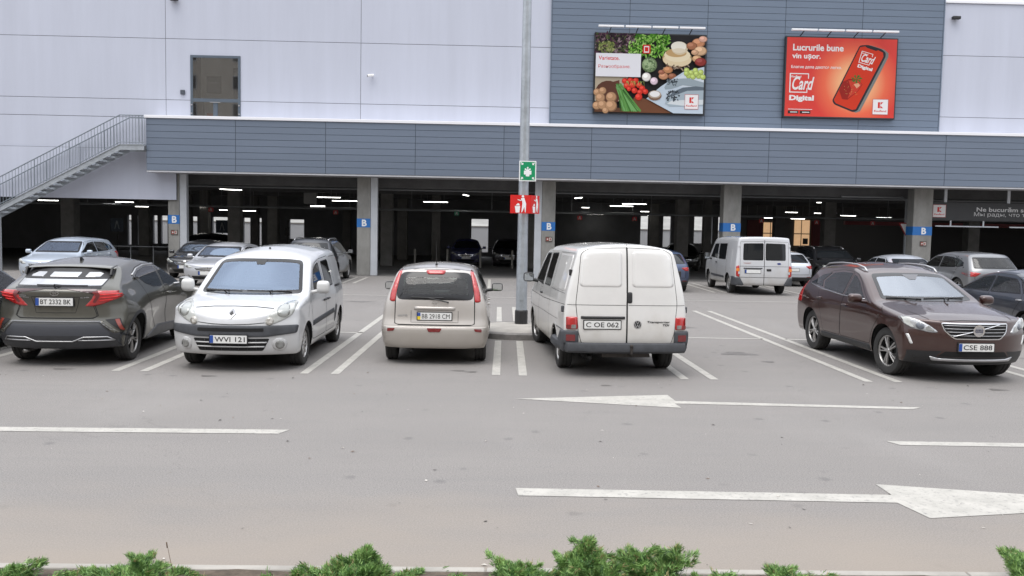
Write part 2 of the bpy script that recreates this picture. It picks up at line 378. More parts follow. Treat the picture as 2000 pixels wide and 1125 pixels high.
        for q in ([m, ringmat or FRIT] if ring else [m]): me.materials.append(q)
        me.polygons.foreach_set('use_smooth', [True]*len(me.polygons))
        if not dome: me.normals_split_custom_set_from_vertices([tuple(q or (0, 0, 1)) for q in allN])
        return me
    def both(s, name, poly, pj, *a, **k):
        if pj in 'RL': return [s.patch(name, poly, 'R', *a, **k), s.patch(name, poly, 'L', *a, **k)]
        return [s.patch(name, poly, pj, *a, **k), s.patch(name, [(-u, v) for u, v in poly], pj, *a, **k)]
    def win(s, name, poly, pj, m=None, ring=.03, off=.004, parent=None, hole=True):
        m = m or G_CLEAR
        if s.open and hole:
            s.holes.append((poly, pj))
            if parent is not None and parent.name in s.pargs:
                ar, hl = s.pargs[parent.name]; hl.append(inset(poly, .008)); od = parent.data; parent.data = s._pmesh(*ar, holes=hl); bpy.data.meshes.remove(od)
            if pj in 'fb': ring = max(ring, .052)
            A, B_ = resample(inset(poly, -.045), 1e9), resample(inset(poly, .006), 1e9); n = len(A); vv = []
            for i in range(n):
                k = max(1, int((Vector(poly[i])-Vector(poly[(i+1) % n])).length/s.res))
                for q in range(k): vv.append((Vector(A[i]).lerp(Vector(A[(i+1) % n]), q/k), Vector(B_[i]).lerp(Vector(B_[(i+1) % n]), q/k)))
            if pj in 'RL': s.st.append([tuple(tuple(h_+n_*.001) for h_, n_ in (s.hit(*u, pj), s.hit(*u2, pj))) for u, u2 in vv])
        elif m in (G_CLEAR, G_DARK, G_SCREEN, G_BRIGHT): m = G_FAR
        return s.patch(name, poly, pj, m, off, parent, ring=ring)
    def on(s, u, v, pj='b', off=.006):
        'matrix of a flat mark lying on the shell'
        p, n = s.hit(u, v, pj); r_ = Vector((0, 1 if pj == 'b' else -1, 0)); r_ = (r_-n*n.dot(r_)).normalized(); q = n.cross(r_); p = Vector(s.shift(p+n*off))
        return Matrix(((r_.x, q.x, n.x, p.x), (r_.y, q.y, n.y, p.y), (r_.z, q.z, n.z, p.z), (0, 0, 0, 1)))
    def seam(s, pts, pj, wd=.009, both=False, off=.0035):
        if both:
            for q in ('RL' if pj in 'RL' else 'x'):
                if q == 'x': s.seam(pts, pj, wd); s.seam([(-a, b) for a, b in pts], pj, wd)
                else: s.seam(pts, q, wd)
            return
        P = resample(pts, s.res, False); o = len(s.sv)
        for i, p in enumerate(P):
            t = (Vector(P[min(i+1, len(P)-1)])-Vector(P[max(i-1, 0)])).normalized(); nn = Vector((-t.y, t.x))*wd/2
            for sg in (1, -1):
                h_, m_ = s.hit(p[0]+nn.x*sg, p[1]+nn.y*sg, pj); s.sv.append(tuple(h_+m_*off))
        for i in range(len(P)-1): s.sf.append((o+2*i, o+2*i+1, o+2*i+3, o+2*i+2))
    def wheels(s, xf, xr, Rw, wd=.21, rim=.2, spokes=5, style='five', ins=.015, rimmat=None, steer=0, arch=1.13, hub=None):
        s.wh = []; rimmat = rimmat or ALLOY; k = (Rw, wd, rim, spokes, style, rimmat.name)
        for xc in (xf, xr):
            y = float(s.W(np.array([xc]), np.array([Rw*1.15]))[0])-ins
            for sg in (1, -1): s.wh.append((xc, sg, y, Rw*arch))
            s.arch_ = arch
        for i, (xc, sg, y, ra) in enumerate(s.wh):
            if k not in WHEEL_CACHE:
                b = MB(); h2 = wd/2
                prof = [(rim-.005, h2*.70), (rim+.012, h2*.93), (rim+(Rw-rim)*.45, h2*1.0), (Rw-.022, h2*.93), (Rw-.004, h2*.74), (Rw, h2*.45), (Rw-.009, h2*.40), (Rw-.009, h2*.33), (Rw, h2*.28), (Rw, -h2*.06), (Rw-.009, -h2*.10), (Rw-.009, -h2*.17), (Rw, -h2*.22), (Rw, -h2*.5), (Rw-.004, -h2*.74), (Rw-.022, -h2*.93), (rim+.012, -h2*.93), (rim-.005, -h2*.7)]
                b.lathe(prof, 'y', (0, 0, 0), 48); ty = b.build('wheel', RUBBER, None, True, 35, False)
                c = MB(); f0 = h2*.78
                c.lathe([(rim-.004, f0-.02), (rim+.008, f0), (rim-.008, f0), (rim-.02, f0-.02), (rim-.03, -h2*.6), (.0, -h2*.6)], 'y', n=48, mi=0)
                c.lathe([(rim*.62, f0-.075), (rim*.62, f0-.065), (0.001, f0-.065)], 'y', n=32, mi=2)
                c.lathe([(.001, f0+.0), (.03, f0), (.042, f0-.012), (.05, f0-.05)], 'y', n=24, mi=0)
                def spoke(a, w0, w1, d0=-.02, d1=-.008, r0=.03, r1=None):
                    r1 = r1 or rim-.006; ca, sa = math.cos(a), math.sin(a); vv = []
                    for rr, ww, dd in ((r0, w0, d0+.012), ((r0+r1)/2, (w0+w1)/2*.85, (d0+d1)/2+.012), (r1, w1, d1)):
                        for ww2, yy in ((-ww, -.006), (-ww*.6, 0), (ww*.6, 0), (ww, -.006), (ww, -.035), (-ww, -.035)):
                            vv.append((rr*ca-ww2*sa, f0+dd+yy, rr*sa+ww2*ca))
                    ff = [(q*6+j, q*6+(j+1) % 6, (q+1)*6+(j+1) % 6, (q+1)*6+j) for q in range(2) for j in range(6)]+[(0, 5, 4, 3, 2, 1), (12, 13, 14, 15, 16, 17)]
                    c.add(vv, ff, 0)
                for q in range(spokes):
                    a = 2*math.pi*q/spokes+math.pi/2
                    if style == 'five': spoke(a, .030, .024)
                    elif style == 'split': spoke(a-.14, .014, .013); spoke(a+.14, .014, .013)
                    elif style == 'fan': spoke(a, .016, .020)
                    elif style == 'star': spoke(a, .024, .036); 
                if style == 'steel':
                    c.lathe([(rim-.012, f0-.02), (rim*.80, f0+.0), (rim*.45, f0-.035), (.06, f0-.03), (.055, f0-.005), (.001, f0)], 'y', n=40, mi=0)
                rm = c.build('rim', [rimmat, CABIN, UNDER], ty, True, 40)
                bmm = bmesh.new(); bmm.from_mesh(rm.data)
                for f in bmm.faces:
                    r_ = f.calc_center_median()
                    if r_.y < f0-.05 and math.hypot(r_.x, r_.z) < rim-.015: f.material_index = 2
                bmm.to_mesh(rm.data); bmm.free()
                WHEEL_CACHE[k] = (ty.data, rm.data); bpy.data.objects.remove(rm); bpy.data.objects.remove(ty)
            ta, rb = WHEEL_CACHE[k]
            t = bpy.data.objects.new('wheel', ta); COL.objects.link(t); t.parent = s.root; t.location = (xc-s.L/2, sg*(y-wd/2), Rw)
            t.rotation_euler = (0, (.3+i*.8)*sg, (0 if sg > 0 else math.pi)+(R(steer) if xc == xf else 0))
            r_ = bpy.data.objects.new('rim', rb); COL.objects.link(r_); r_.parent = t
        for xc, sg, y, ra in s.wh:
            b = MB(); vv = []; n = 26; z0 = float(np.interp(xc, [q[0] for q in s.sp.get('zb', [(0, .24)])], [q[1] for q in s.sp.get('zb', [(0, .24)])])); a0 = math.degrees(math.asin(max(-.5, min(.3, (z0+.01-Rw)/ra))))
            for i in range(n+1):
                a = R(a0+(180-2*a0)*i/n); xx = xc+ra*math.cos(a); zz = Rw+ra*math.sin(a)*1.0
                yo = float(s.W(np.array([xx]), np.array([max(zz, .3)]))[0])-.022
                vv += [(xx-s.L/2, sg*yo, zz), (xx-s.L/2, sg*.38, zz)]
            f = [(2*i, 2*i+2, 2*i+3, 2*i+1) for i in range(n)]+[tuple(2*i+1 for i in range(n+1))]
            b.add(vv, f).build('wheel_arch', UNDER, s.root, fix=False)
        s.Rw = Rw
    def arch_trim(s, m, wd=.05, off=.012, a0=-12, a1=192):
        for xc, sg, y, ra in s.wh:
            n = 28; A = [R(a0+(a1-a0)*i/n) for i in range(n+1)]
            poly = [(xc+(ra-.004)*math.cos(a), s.Rw+(ra-.004)*math.sin(a)) for a in A]+[(xc+(ra+wd)*math.cos(a), s.Rw+(ra+wd)*math.sin(a)) for a in reversed(A)]
            poly = [(a, max(b, .235)) for a, b in poly]
            s.patch('arch_trim', poly, 'R' if sg > 0 else 'L', m, off, res=.2)
    def mirror(s, x, z, w_=.20, h_=.15, d_=.11, m=None, y=None, low=None):
        m = m or s.paint
        for sg in (1, -1):
            y0 = y or float(s.W(np.array([x]), np.array([z-.05]))[0]); b = MB(); bm = bmesh.new()
            bmesh.ops.create_cube(bm, size=1); bmesh.ops.subdivide_edges(bm, edges=bm.edges[:], cuts=5, use_grid_fill=True)
            for v in bm.verts:
                q = v.co*2; l4 = (abs(q.x)**4+abs(q.y)**4+abs(q.z)**4)**.25; q = q/l4
                fx_ = (1-.22*max(0, q.x*-1)**2*0); v.co = Vector((q.x*d_*.5*(1 if q.x < 0 else .55), q.y*w_*.5*(1-.12*(q.x < 0)*abs(q.x)), q.z*h_*.5*(1-.25*max(0, -q.x))))
                v.co.y += 0; v.co.x += .06*abs(q.y)*(q.y*sg < 0)*0
            bmesh.ops.translate(bm, verts=bm.verts, vec=(x-s.L/2, sg*(y0+.075+w_/2), z+h_*.25)); b.bm(bm)
            b.tube([(x-s.L/2, sg*(y0-.03), z-h_*.18), (x-s.L/2, sg*(y0+.10), z-h_*.05)], .028, 8)
            o = b.build('mirror', m, s.root, True, 50)
            g = MB(); xx = x-s.L/2+d_*.275+.002; g.prism(rp(rect(sg*(y0+.075+.016)if sg > 0 else -(y0+.075+w_-.016), z+h_*.25-h_*.38, (sg*(y0+.075+w_-.016)) if sg > 0 else -(y0+.091), z+h_*.25+h_*.38), .02), xx, xx+.004, 0, 'x')
            g.build('mirror_glass', MIRROR, o)
    def plate(s, where, y, z, txt, band=None, frame=True, w_=.52, h_=.112, band2=None, x=0, tilt=0):
        pj = 'f' if where == 'f' else 'b'; p, n_ = s.hit(y, z, pj)
        e = []
        for dy in (-.2, .2):
            for dz in (-.05, .05): q, _ = s.hit(y+dy, z+dz, pj); e.append(q.x)
        px = (min(e) if where == 'f' else max(e))+(-.012-x if where == 'f' else .012+x); sg = -1 if where == 'f' else 1
        M = Matrix.Translation((px-s.L/2, y, z)) @ Matrix.Rotation(R(90)*sg, 4, 'Z') @ Matrix.Rotation(R(90), 4, 'X')
        def put(nm, v, f, m, par, dz=0): return mk(nm, [M @ Vector((a, b, c+dz)) for a, b, c in v], f, m, par)
        b = MB(); b.prism(rp(rect(-w_/2-.012, -h_/2-.012, w_/2+.012, h_/2+.012), .01), -.03, .0, 0, 'z'); b.prism(rp(rect(-w_/2, -h_/2, w_/2, h_/2), .008), .0, .003, 1, 'z')
        o = mk('license_plate', [M @ Vector(q) for q in b.v], b.f, [BLACK if frame else PLATE_W, PLATE_W], s.root, fm=b.m)
        x0 = -w_/2+.008
        if band:
            c = MB()
            if band2: c.prism(rect(-w_/2, 0, -w_/2+.045, h_/2-.004), .003, .005, 0, 'z').prism(rect(-w_/2, -h_/2+.004, -w_/2+.045, 0), .003, .005, 1, 'z')
            else: c.prism(rect(-w_/2, -h_/2+.003, -w_/2+.048, h_/2-.003), .003, .005, 0, 'z')
            mk('country_band', [M @ Vector(q) for q in c.v], c.f, [band, band2 or band], o, fm=c.m); x0 = -w_/2+.05
        if txt:
            v, f = fit_text(txt, w_-.045-(x0+w_/2), h_*.62, bold=0 if 'M' in txt else .008, extr=.0005)
            put('lettering', [(a+(x0+w_/2-.01)/2, b_, c_) for a, b_, c_ in v], f, INK, o, .0045)
        return o
    def wiper(s, a, b, pj, arm=None):
        m = MB(); P = []
        for i in range(7):
            u = Vector(a).lerp(Vector(b), i/6); h_, n_ = s.hit(u.x, u.y, pj); P.append(s.shift(h_+n_*.018))
        m.tube(P, .008, 6)
        if arm:
            h_, n_ = s.hit(*arm, pj); mid = P[3]; m.tube([s.shift(h_+n_*.02), s.shift(h_+n_*.05), mid], [.016, .012, .008], 6)
        return m.build('wiper', BLACK, s.root)
    def bars(s, name, segs, pj, m, r=.01, off=.012, parent=None):
        lines = []
        for a, c in segs:
            if lines and lines[-1][-1] == a: lines[-1].append(c)
            else: lines.append([a, c])
        for pl in lines:
            P = [];
            for u in resample(pl, .06, False): h_, n_ = s.hit(u[0], u[1], pj); P.append(s.shift(h_+n_*off))
            if len(P) < 2: continue
            MB().tube(P, r, 6).build(name, m, parent or s.root, True)
    def handle(s, x, z, parent=None, m=None, both=True, sides='RL', ln=.17, parents=None):
        for i, sg in enumerate((1, -1) if sides == 'RL' else ((1,) if sides == 'R' else (-1,))):
            pj = 'R' if sg > 0 else 'L'; h_, n_ = s.hit(x, z, pj); b = MB(); q = s.shift(h_)
            b.box((q[0]-ln/2, q[1]-sg*.01, q[2]-.014), (q[0]+ln/2, q[1]+sg*.035, q[2]+.014), 0, .01)
            b.build('handle', m or s.paint, (parents[i] if parents else None) or parent or s.root, True)
    def cabin(s, xs, zf, belt, yw=.36, rear=None, dash=None, wheel_side=-1, zs=None, rh=.50):
        "seats, dashboard and steering wheel seen through the glass"
        def seat(x, y, wd_, hh, rest=True):
            b = MB(); b.box((x-.25-s.L/2, y-wd_/2, zf), (x+.25-s.L/2, y+wd_/2, zf+.20), 0, .05)
            c = Matrix.Translation((x+.26-s.L/2, y, zf+.17)) @ Matrix.Rotation(R(16), 4, 'Y')
            bm = bmesh.new(); bmesh.ops.create_cube(bm, size=1); bmesh.ops.scale(bm, vec=(.13, wd_*.94, hh), verts=bm.verts); bmesh.ops.bevel(bm, geom=bm.edges[:], offset=.05, segments=3, affect='EDGES')
            bmesh.ops.translate(bm, vec=(0, 0, hh/2), verts=bm.verts); bm.transform(c); b.bm(bm)
            for hy in ((0,) if wd_ < .7 else (-.42, 0, .42)):
                bm = bmesh.new(); bmesh.ops.create_cube(bm, size=1); bmesh.ops.scale(bm, vec=(.10, .27, .19), verts=bm.verts); bmesh.ops.bevel(bm, geom=bm.edges[:], offset=.045, segments=3, affect='EDGES')
                bmesh.ops.translate(bm, vec=(.0, hy, hh+.12), verts=bm.verts); bm.transform(c); b.bm(bm)
            b.build('seat', SEAT, s.root, True, 50)
        for y in (yw, -yw): seat(xs, y, .52, .58)
        if rear: seat(rear, 0, 1.24, rh)
        if dash:
            b = MB(); b.box((dash-s.L/2, -.66, zf+.25), (dash+.42-s.L/2, .66, belt-.05), 0, .06); b.build('dashboard', CABIN, s.root, True, 50)
            b = MB(); c = Vector((dash+.52-s.L/2, wheel_side*yw, belt-.05)); n_ = 24
            b.tube([c+Vector((math.sin(2*math.pi*i/n_)*.08, math.cos(2*math.pi*i/n_)*.185, math.sin(2*math.pi*i/n_)*.165)) for i in range(n_+1)], .016, 6)
            b.tube([c+Vector((0, -.18, 0)), c, c+Vector((0, .18, 0))], .025, 6).tube([c, c+Vector((-.12, 0, -.06))], .04, 6)
            b.build('steering_wheel', CABIN, s.root, True)
        b = MB(); b.box((dash-s.L/2 if dash else .5-s.L/2, -.72, zf-.04), (s.L-.35-s.L/2, .72, zf)); b.build('cabin_floor', CABIN, s.root)
    def finish(s, name='body'):
        co = s.co.copy(); Fa = s.F; FM = s.FM; cen = co[Fa].mean(1); keep = np.ones(len(Fa), bool)
        for xc, sg, y, ra in s.wh:
            d = np.hypot(cen[:, 0]-xc, cen[:, 2]-s.Rw); dl = (d < ra) & (cen[:, 1]*sg > .36) & keep
            used = np.zeros(len(co), bool); used[Fa[dl].ravel()] = True; keep &= ~dl
            ks = np.zeros(len(co), bool); ks[Fa[keep].ravel()] = True
            bd = used & ks & (co[:, 1]*sg > .42)
            vx = co[bd, 0]-xc; vz = co[bd, 2]-s.Rw; dd = np.hypot(vx, vz); kk = np.where(dd > 1e-6, ra/dd, 1)
            ok = vz > -s.Rw*.42
            co[np.where(bd)[0][ok], 0] = (xc+vx*kk)[ok]; co[np.where(bd)[0][ok], 2] = (s.Rw+vz*kk)[ok]
        for poly, pj in s.holes:
            if pj in 'fb': U, V = co[:, 1], co[:, 2]; side = cen[:, 0] < s.L*.5 if pj == 'f' else cen[:, 0] > s.L*.55
            elif pj in 'RL': U, V = co[:, 0], co[:, 2]; side = cen[:, 1] > .3 if pj == 'R' else cen[:, 1] < -.3
            else: U, V = co[:, 0], co[:, 1]; side = cen[:, 2] > 1
            ins = inside(inset(poly, .008 if pj in 'fb' else 0), U, V); keep &= ~((ins[Fa].all(1) if pj in 'fb' else ins[Fa].any(1)) & side)
        Fk = Fa[keep]; v = [s.shift(p) for p in co]+[s.shift(p) for p in s.sv]; o = len(co)
        f = Fk.tolist()+[tuple(i+o for i in q) for q in s.sf]; fm = np.concatenate([FM[keep], np.ones(len(s.sf), int)]).tolist()
        for st in s.st:
            o2 = len(v); n = len(st); v += [s.shift(q) for pr in st for q in pr]
            for i in range(n): j = (i+1) % n; f.append((o2+2*i, o2+2*i+1, o2+2*j+1, o2+2*j)); fm.append(0)
        b = mk(name, v, f, [s.paint, GAP, UNDER], s.root, True, fm)
        if s.st:
            bm = bmesh.new(); bm.from_mesh(b.data); bm.faces.ensure_lookup_table(); N0 = len(f)-sum(len(q) for q in s.st)
            for q in bm.faces[N0:]:
                p_, n_, _, _ = s.bvh.find_nearest(q.calc_center_median()+Vector((s.L/2, 0, 0)))
                if q.normal.dot(n_) < 0: q.normal_flip()
            bm.to_mesh(b.data); bm.free()
        bm = bmesh.new(); bm.from_mesh(b.data); bmesh.ops.delete(bm, geom=[q for q in bm.verts if not q.link_faces], context='VERTS'); bm.to_mesh(b.data); bm.free()
        return b
MIRROR = mat('mirror glass', (.55, .60, .65), .03, 1)
def paint(name, col, metal=.0, rough=.32, dirt=.25, var=.0, ts=True): return mat(name, col, rough, metal, .5, 1.0, var=var, vscale=4, dirt=dirt, twoside=ts)
# ------------------------------------------------------------ ground, markings
def asphalt():
    m = bpy.data.materials.new('worn asphalt'); m.use_nodes = True; t = m.node_tree; n = t.nodes; b = n['Principled BSDF']; b.inputs['Roughness'].default_value = .88; b.inputs['Specular IOR Level'].default_value = .3
    c = n.new('ShaderNodeTexCoord'); L = t.links.new
    def noise(sc, det, mapping=None, rough=.6):
        q = n.new('ShaderNodeTexNoise'); q.inputs['Scale'].default_value = sc; q.inputs['Detail'].default_value = det; q.inputs['Roughness'].default_value = rough
        if mapping: mp = n.new('ShaderNodeMapping'); mp.inputs['Scale'].default_value = mapping; L(c.outputs['Object'], mp.inputs[0]); L(mp.outputs[0], q.inputs['Vector'])
        else: L(c.outputs['Object'], q.inputs['Vector'])
        return q.outputs['Fac']
    def ramp(s, a, b_, lo=0, hi=1):
        r = n.new('ShaderNodeMapRange'); r.inputs[1].default_value = a; r.inputs[2].default_value = b_; r.inputs[3].default_value = lo; r.inputs[4].default_value = hi; L(s, r.inputs[0]); return r.outputs[0]
    def mix(f, A, B):
        x = n.new('ShaderNodeMix'); x.data_type = 'RGBA'; L(f, x.inputs[0]) if not isinstance(f, float) else setattr(x.inputs[0], 'default_value', f)
        for i, v in ((6, A), (7, B)):
            if isinstance(v, tuple): x.inputs[i].default_value = (*v, 1)
            else: L(v, x.inputs[i])
        return x.outputs[2]
    col = mix(ramp(noise(.35, 6, (.6, 1.4, 1)), .3, .7), (.198, .181, .169), (.258, .235, .218))
    col = mix(ramp(noise(3.2, 6, (.35, 1.8, 1)), .50, .75, 0, .45), col, (.165, .158, .157))
    col = mix(ramp(noise(.9, 5, (.10, 1.6, 1)), .46, .68, 0, .42), col, (.170, .160, .155))
    col = mix(ramp(noise(.55, 6, (1.0, .3, 1)), .55, .72, 0, .45), col, (.33, .31, .295))
    col = mix(ramp(noise(75, 5, None, .8), .40, .64), mix(.5, col, (.085, .082, .08)), mix(.45, col, (.47, .44, .41)))
    col = mix(ramp(noise(260, 2, None, .7), .42, .66), mix(.35, col, (.08, .078, .077)), mix(.3, col, (.46, .445, .43)))
    cr = n.new('ShaderNodeTexVoronoi'); cr.feature = 'DISTANCE_TO_EDGE'; cr.inputs['Scale'].default_value = .16; wq = n.new('ShaderNodeVectorMath'); wq.operation = 'MULTIPLY_ADD'; wq.inputs[1].default_value = (1.6, 1.6, 0)
    nz = n.new('ShaderNodeTexNoise'); nz.inputs['Scale'].default_value = 1.3; nz.inputs['Detail'].default_value = 7; L(c.outputs['Object'], nz.inputs['Vector']); L(nz.outputs['Color'], wq.inputs[0]); L(c.outputs['Object'], wq.inputs[2]); L(wq.outputs[0], cr.inputs['Vector'])
    col = mix(ramp(cr.outputs['Distance'], .0004, .0016, .16, 0), col, (.09, .085, .082))
    vo = n.new('ShaderNodeTexVoronoi'); vo.inputs['Scale'].default_value = 1.7; L(c.outputs['Object'], vo.inputs['Vector'])
    st = n.new('ShaderNodeMath'); st.operation = 'MULTIPLY_ADD'; st.inputs[1].default_value = .25; L(noise(6, 5), st.inputs[0]); L(vo.outputs['Distance'], st.inputs[2])
    col = mix(ramp(st.outputs[0], .17, .25, .55, 0), col, (.125, .12, .118))
    sp = n.new('ShaderNodeSeparateXYZ'); L(c.outputs['Object'], sp.inputs[0]); ad = n.new('ShaderNodeMath'); ad.operation = 'MULTIPLY_ADD'; ad.inputs[1].default_value = 2.2; L(noise(1.3, 6, (.5, 1, 1)), ad.inputs[0]); L(sp.outputs['Y'], ad.inputs[2])
    col = mix(ramp(ad.outputs[0], 6.3, 8.2, .75, 0), col, (.285, .245, .205))
    L(col, b.inputs['Base Color']); bp = n.new('ShaderNodeBump'); bp.inputs['Strength'].default_value = .35; bp.inputs['Distance'].default_value = .006; L(noise(150, 4), bp.inputs['Height']); L(bp.outputs[0], b.inputs['Normal'])
    return m
b = MB(); b.add([(-150,-60,0),(150,-60,0),(150,200,0),(-150,200,0)], [(0,1,2,3)]); tag(b.build('ground', asphalt()), kind='structure')
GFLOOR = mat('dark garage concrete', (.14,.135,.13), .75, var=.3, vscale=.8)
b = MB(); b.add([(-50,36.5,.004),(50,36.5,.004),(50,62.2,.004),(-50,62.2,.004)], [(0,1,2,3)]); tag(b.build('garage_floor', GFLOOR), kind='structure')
MARK = mat('worn road paint', (.415,.40,.362), .7, var=.2, vscale=4, var2=(.49,.47,.43))
def worn():
    m = MARK; t = m.node_tree; n = t.nodes; c = n.new('ShaderNodeTexCoord'); q = n.new('ShaderNodeTexNoise'); q.inputs['Scale'].default_value = 22; q.inputs['Detail'].default_value = 8; q.inputs['Roughness'].default_value = .75
    r = n.new('ShaderNodeMapRange'); r.inputs[1].default_value = .54; r.inputs[2].default_value = .64; r.inputs[4].default_value = .8; t.links.new(c.outputs['Object'], q.inputs['Vector']); t.links.new(q.outputs['Fac'], r.inputs[0])
    x = n.new('ShaderNodeMix'); x.data_type = 'RGBA'; x.inputs[7].default_value = (.20,.19,.185,1); b_ = n['Principled BSDF']; t.links.new(r.outputs[0], x.inputs[0]); t.links.new(b_.inputs['Base Color'].links[0].from_socket, x.inputs[6]); t.links.new(x.outputs[2], b_.inputs['Base Color'])
worn()
def paint_poly(poly, name='road_marking', z=.004):
    tri = tessellate_polygon([[Vector((a, q, 0)) for a, q in poly]]); o = mk(name, [(a, q, z) for a, q in poly], [tuple(t) for t in tri], MARK)
    bm = bmesh.new(); bm.from_mesh(o.data); bmesh.ops.recalc_face_normals(bm, faces=bm.faces)
    if sum(f.normal.z for f in bm.faces) < 0: bmesh.ops.reverse_faces(bm, faces=bm.faces)
    bm.to_mesh(o.data); bm.free(); return tag(o, kind='structure')
def line(a, c, wd=.12, z=.004):
    a = Vector(a); c = Vector(c); t = (c-a).normalized(); n_ = Vector((-t.y, t.x))*wd/2; return paint_poly([tuple(a+n_), tuple(a-n_), tuple(c-n_), tuple(c+n_)], z=z)
for xa, xb in ((-5.30,-5.40),(-4.90,-5.00),(-2.64,-2.45),(-2.20,-2.02),(5.50,5.42),(5.94,5.82),(2.82,2.66),(3.25,3.08),(-7.95,-8.2),(-7.55,-7.8),(8.2,8.25),(8.6,8.65)): line((xa, 12.5), (xb, 23.2))
for xa, xb in ((.10,.16),(.49,.56)): line((xa, 12.6), (xb, 16.45))
line((.20, 18.95), (.24, 23.35)); line((.58, 18.95), (.64, 23.4))
for xa, xb in ((-2.0,-.05),(-4.85,-2.5),(3.2,5.45),(5.9,8.15),(8.7,10.9),(-7.5,-5.4),(1.3,2.7),(-10.2,-8.2)): line((xa, 17.35), (xb, 17.35), .10)
for xa, xb in ((-14,-2.2),(3.0,9.5),(-1.2,2.4)): line((xa, 26.6), (xb, 26.6), .09)
for x in (-13.2,-12.8,-10.6,-10.2,-5.35,-4.95,-.47,-.05,7.75,8.15,10.4,10.75,12.95,13.35): line((x, 30.2 if x > -1 else 31.8), (x, 35.4), .11)
paint_poly([(-9.4,8.78),(-2.13,8.88),(-2.06,9.06),(-9.4,8.97)]); paint_poly([(4.12,8.90),(4.20,8.74),(9.0,8.68),(9.0,8.85)])
paint_poly([(.32,10.88),(2.33,10.45),(2.30,10.71),(5.20,10.56),(5.37,10.68),(2.345,10.87),(2.32,11.27)])
paint_poly([(.235,7.11),(.25,6.91),(3.28,6.83),(3.36,6.46),(5.6,6.86),(3.33,7.34),(3.33,7.04)])
b = MB(); rnd = random.Random(5)
for i in range(190):
    x = rnd.uniform(-7, 8); y = rnd.uniform(5.4, 14) if i < 170 else rnd.uniform(14, 30); s_ = rnd.uniform(.006, .024); a = rnd.uniform(0, 6.3); mi = rnd.choice((0, 0, 1, 2, 2))
    ca, sa = math.cos(a)*s_, math.sin(a)*s_; h_ = .004+rnd.random()*.012; k = rnd.uniform(.25, .6)
    b.add([(x-ca, y-sa, .006), (x+sa*k, y-ca*k, h_), (x+ca, y+sa, .007), (x-sa*k, y+ca*k, h_)], [(0,1,2,3)], mi)
tag(b.build('fallen_leaves', [mat('pale litter', (.55,.52,.47), .8), mat('dry brown leaf', (.16,.10,.06), .8), mat('dark grit', (.05,.045,.04), .9)], fix=False), 'scattered leaf bits and grit on the parking asphalt', 'litter', kind='stuff')
STAIN = mat('oil stain', (.135,.126,.119), .55, var=.3, vscale=6)
for x, y, sx, sy in ((-.45,12.95,.10,.06),(-.26,12.86,.08,.06),(-3.9,12.2,.10,.05),(4.35,15.2,.30,.20),(4.6,14.3,.10,.07),(4.1,19.2,.35,.2),(-1.2,20.4,.3,.2),(1.9,20.6,.25,.18),(7.1,12.0,.12,.07),(-6.1,12.6,.13,.05),(9.6,15.0,.3,.2),(-3.6,24.3,.35,.12),(3.4,24.6,.4,.12),(1.6,11.9,.07,.04)):
    k_ = 18; ph = rnd.random()*6; pts = [(x+sx*(1+.28*math.sin(3*a+ph)+.17*math.sin(7*a+ph*2))*math.cos(a), y+sy*(1+.28*math.sin(3*a+ph)+.17*math.sin(5*a+ph))*math.sin(a)) for a in [2*math.pi*q/k_ for q in range(k_)]]
    o = paint_poly(pts, 'oil_stain', .003); o.data.materials[0] = STAIN
# lamp post island, kerb and planting bed in front
CONC = mat('pale concrete', (.33,.31,.28), .85, var=.22, vscale=3, bump=.2); KERB = mat('weathered kerb stone', (.22,.21,.20), .85, var=.25, vscale=5, bump=.2)
t_ = empty('traffic_island', (.60,17.68,0), 0, 'low round concrete island with kerb under the lamp post', 'traffic island')
b = MB(); b.lathe([(1.12,0),(1.12,.10),(1.09,.125),(.99,.125),(.985,.118)], n=56); b.build('kerb', KERB, t_, True, 40, False); b = MB(); b.lathe([(.985,.118),(.5,.128),(.001,.13)], n=56); b.build('paving', CONC, t_, fix=False)
SOIL = mat('dry mulch soil', (.085,.065,.048), .95, var=.5, vscale=14, bump=.6, bscale=30)
b = MB(); v = []; nx, ny = 80, 14
for j in range(ny+1):
    for i in range(nx+1): v.append((-12+24*i/nx, 3.2+2.034*j/ny, .035+.03*math.sin(i*1.7+j)*math.cos(j*2.3+i*.6)*.5+.02*rnd.random()))
b.add(v, [(j*(nx+1)+i, j*(nx+1)+i+1, (j+1)*(nx+1)+i+1, (j+1)*(nx+1)+i) for j in range(ny) for i in range(nx)]); tag(b.build('planting_bed', SOIL, fix=False), kind='structure')
b = MB()
for i in range(24): b.box((-12+i+.004, 5.235, -.05), (-11+i-.004, 5.31, .05), 0, .012)
tag(b.build('kerb', CONC), kind='structure')

# ------------------------------------------------------------ the building
WALL = mat('off white wall panel', (.485,.508,.590), .65, var=.055, vscale=.9, stretch=(1.6,1,.14), island=.022, bump=.03, bscale=60)
CLAD = mat('blue grey metal cladding', (.140,.178,.236), .42, .15, var=.07, vscale=.45, stretch=(.4,1,1.5), island=.03); CLAD2 = mat('blue grey canopy cladding', (.152,.186,.242), .40, .15, var=.07, vscale=.45, stretch=(.3,1,1.5), island=.03)
JOINT = mat('dark cladding joint', (.045,.054,.07), .8); WJOINT = mat('grey wall joint', (.13,.135,.15), .8); COPE = mat('white metal coping', (.80,.80,.83), .35)
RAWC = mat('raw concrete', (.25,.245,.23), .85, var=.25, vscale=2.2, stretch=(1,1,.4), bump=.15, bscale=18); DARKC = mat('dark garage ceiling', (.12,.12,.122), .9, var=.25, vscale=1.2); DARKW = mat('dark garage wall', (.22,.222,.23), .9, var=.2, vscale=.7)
STEELW = mat('light grey painted steel', (.50,.52,.55), .45, .1, var=.08, vscale=2); GALV = mat('galvanized steel', (.40,.43,.46), .42, .6, var=.18, vscale=7)
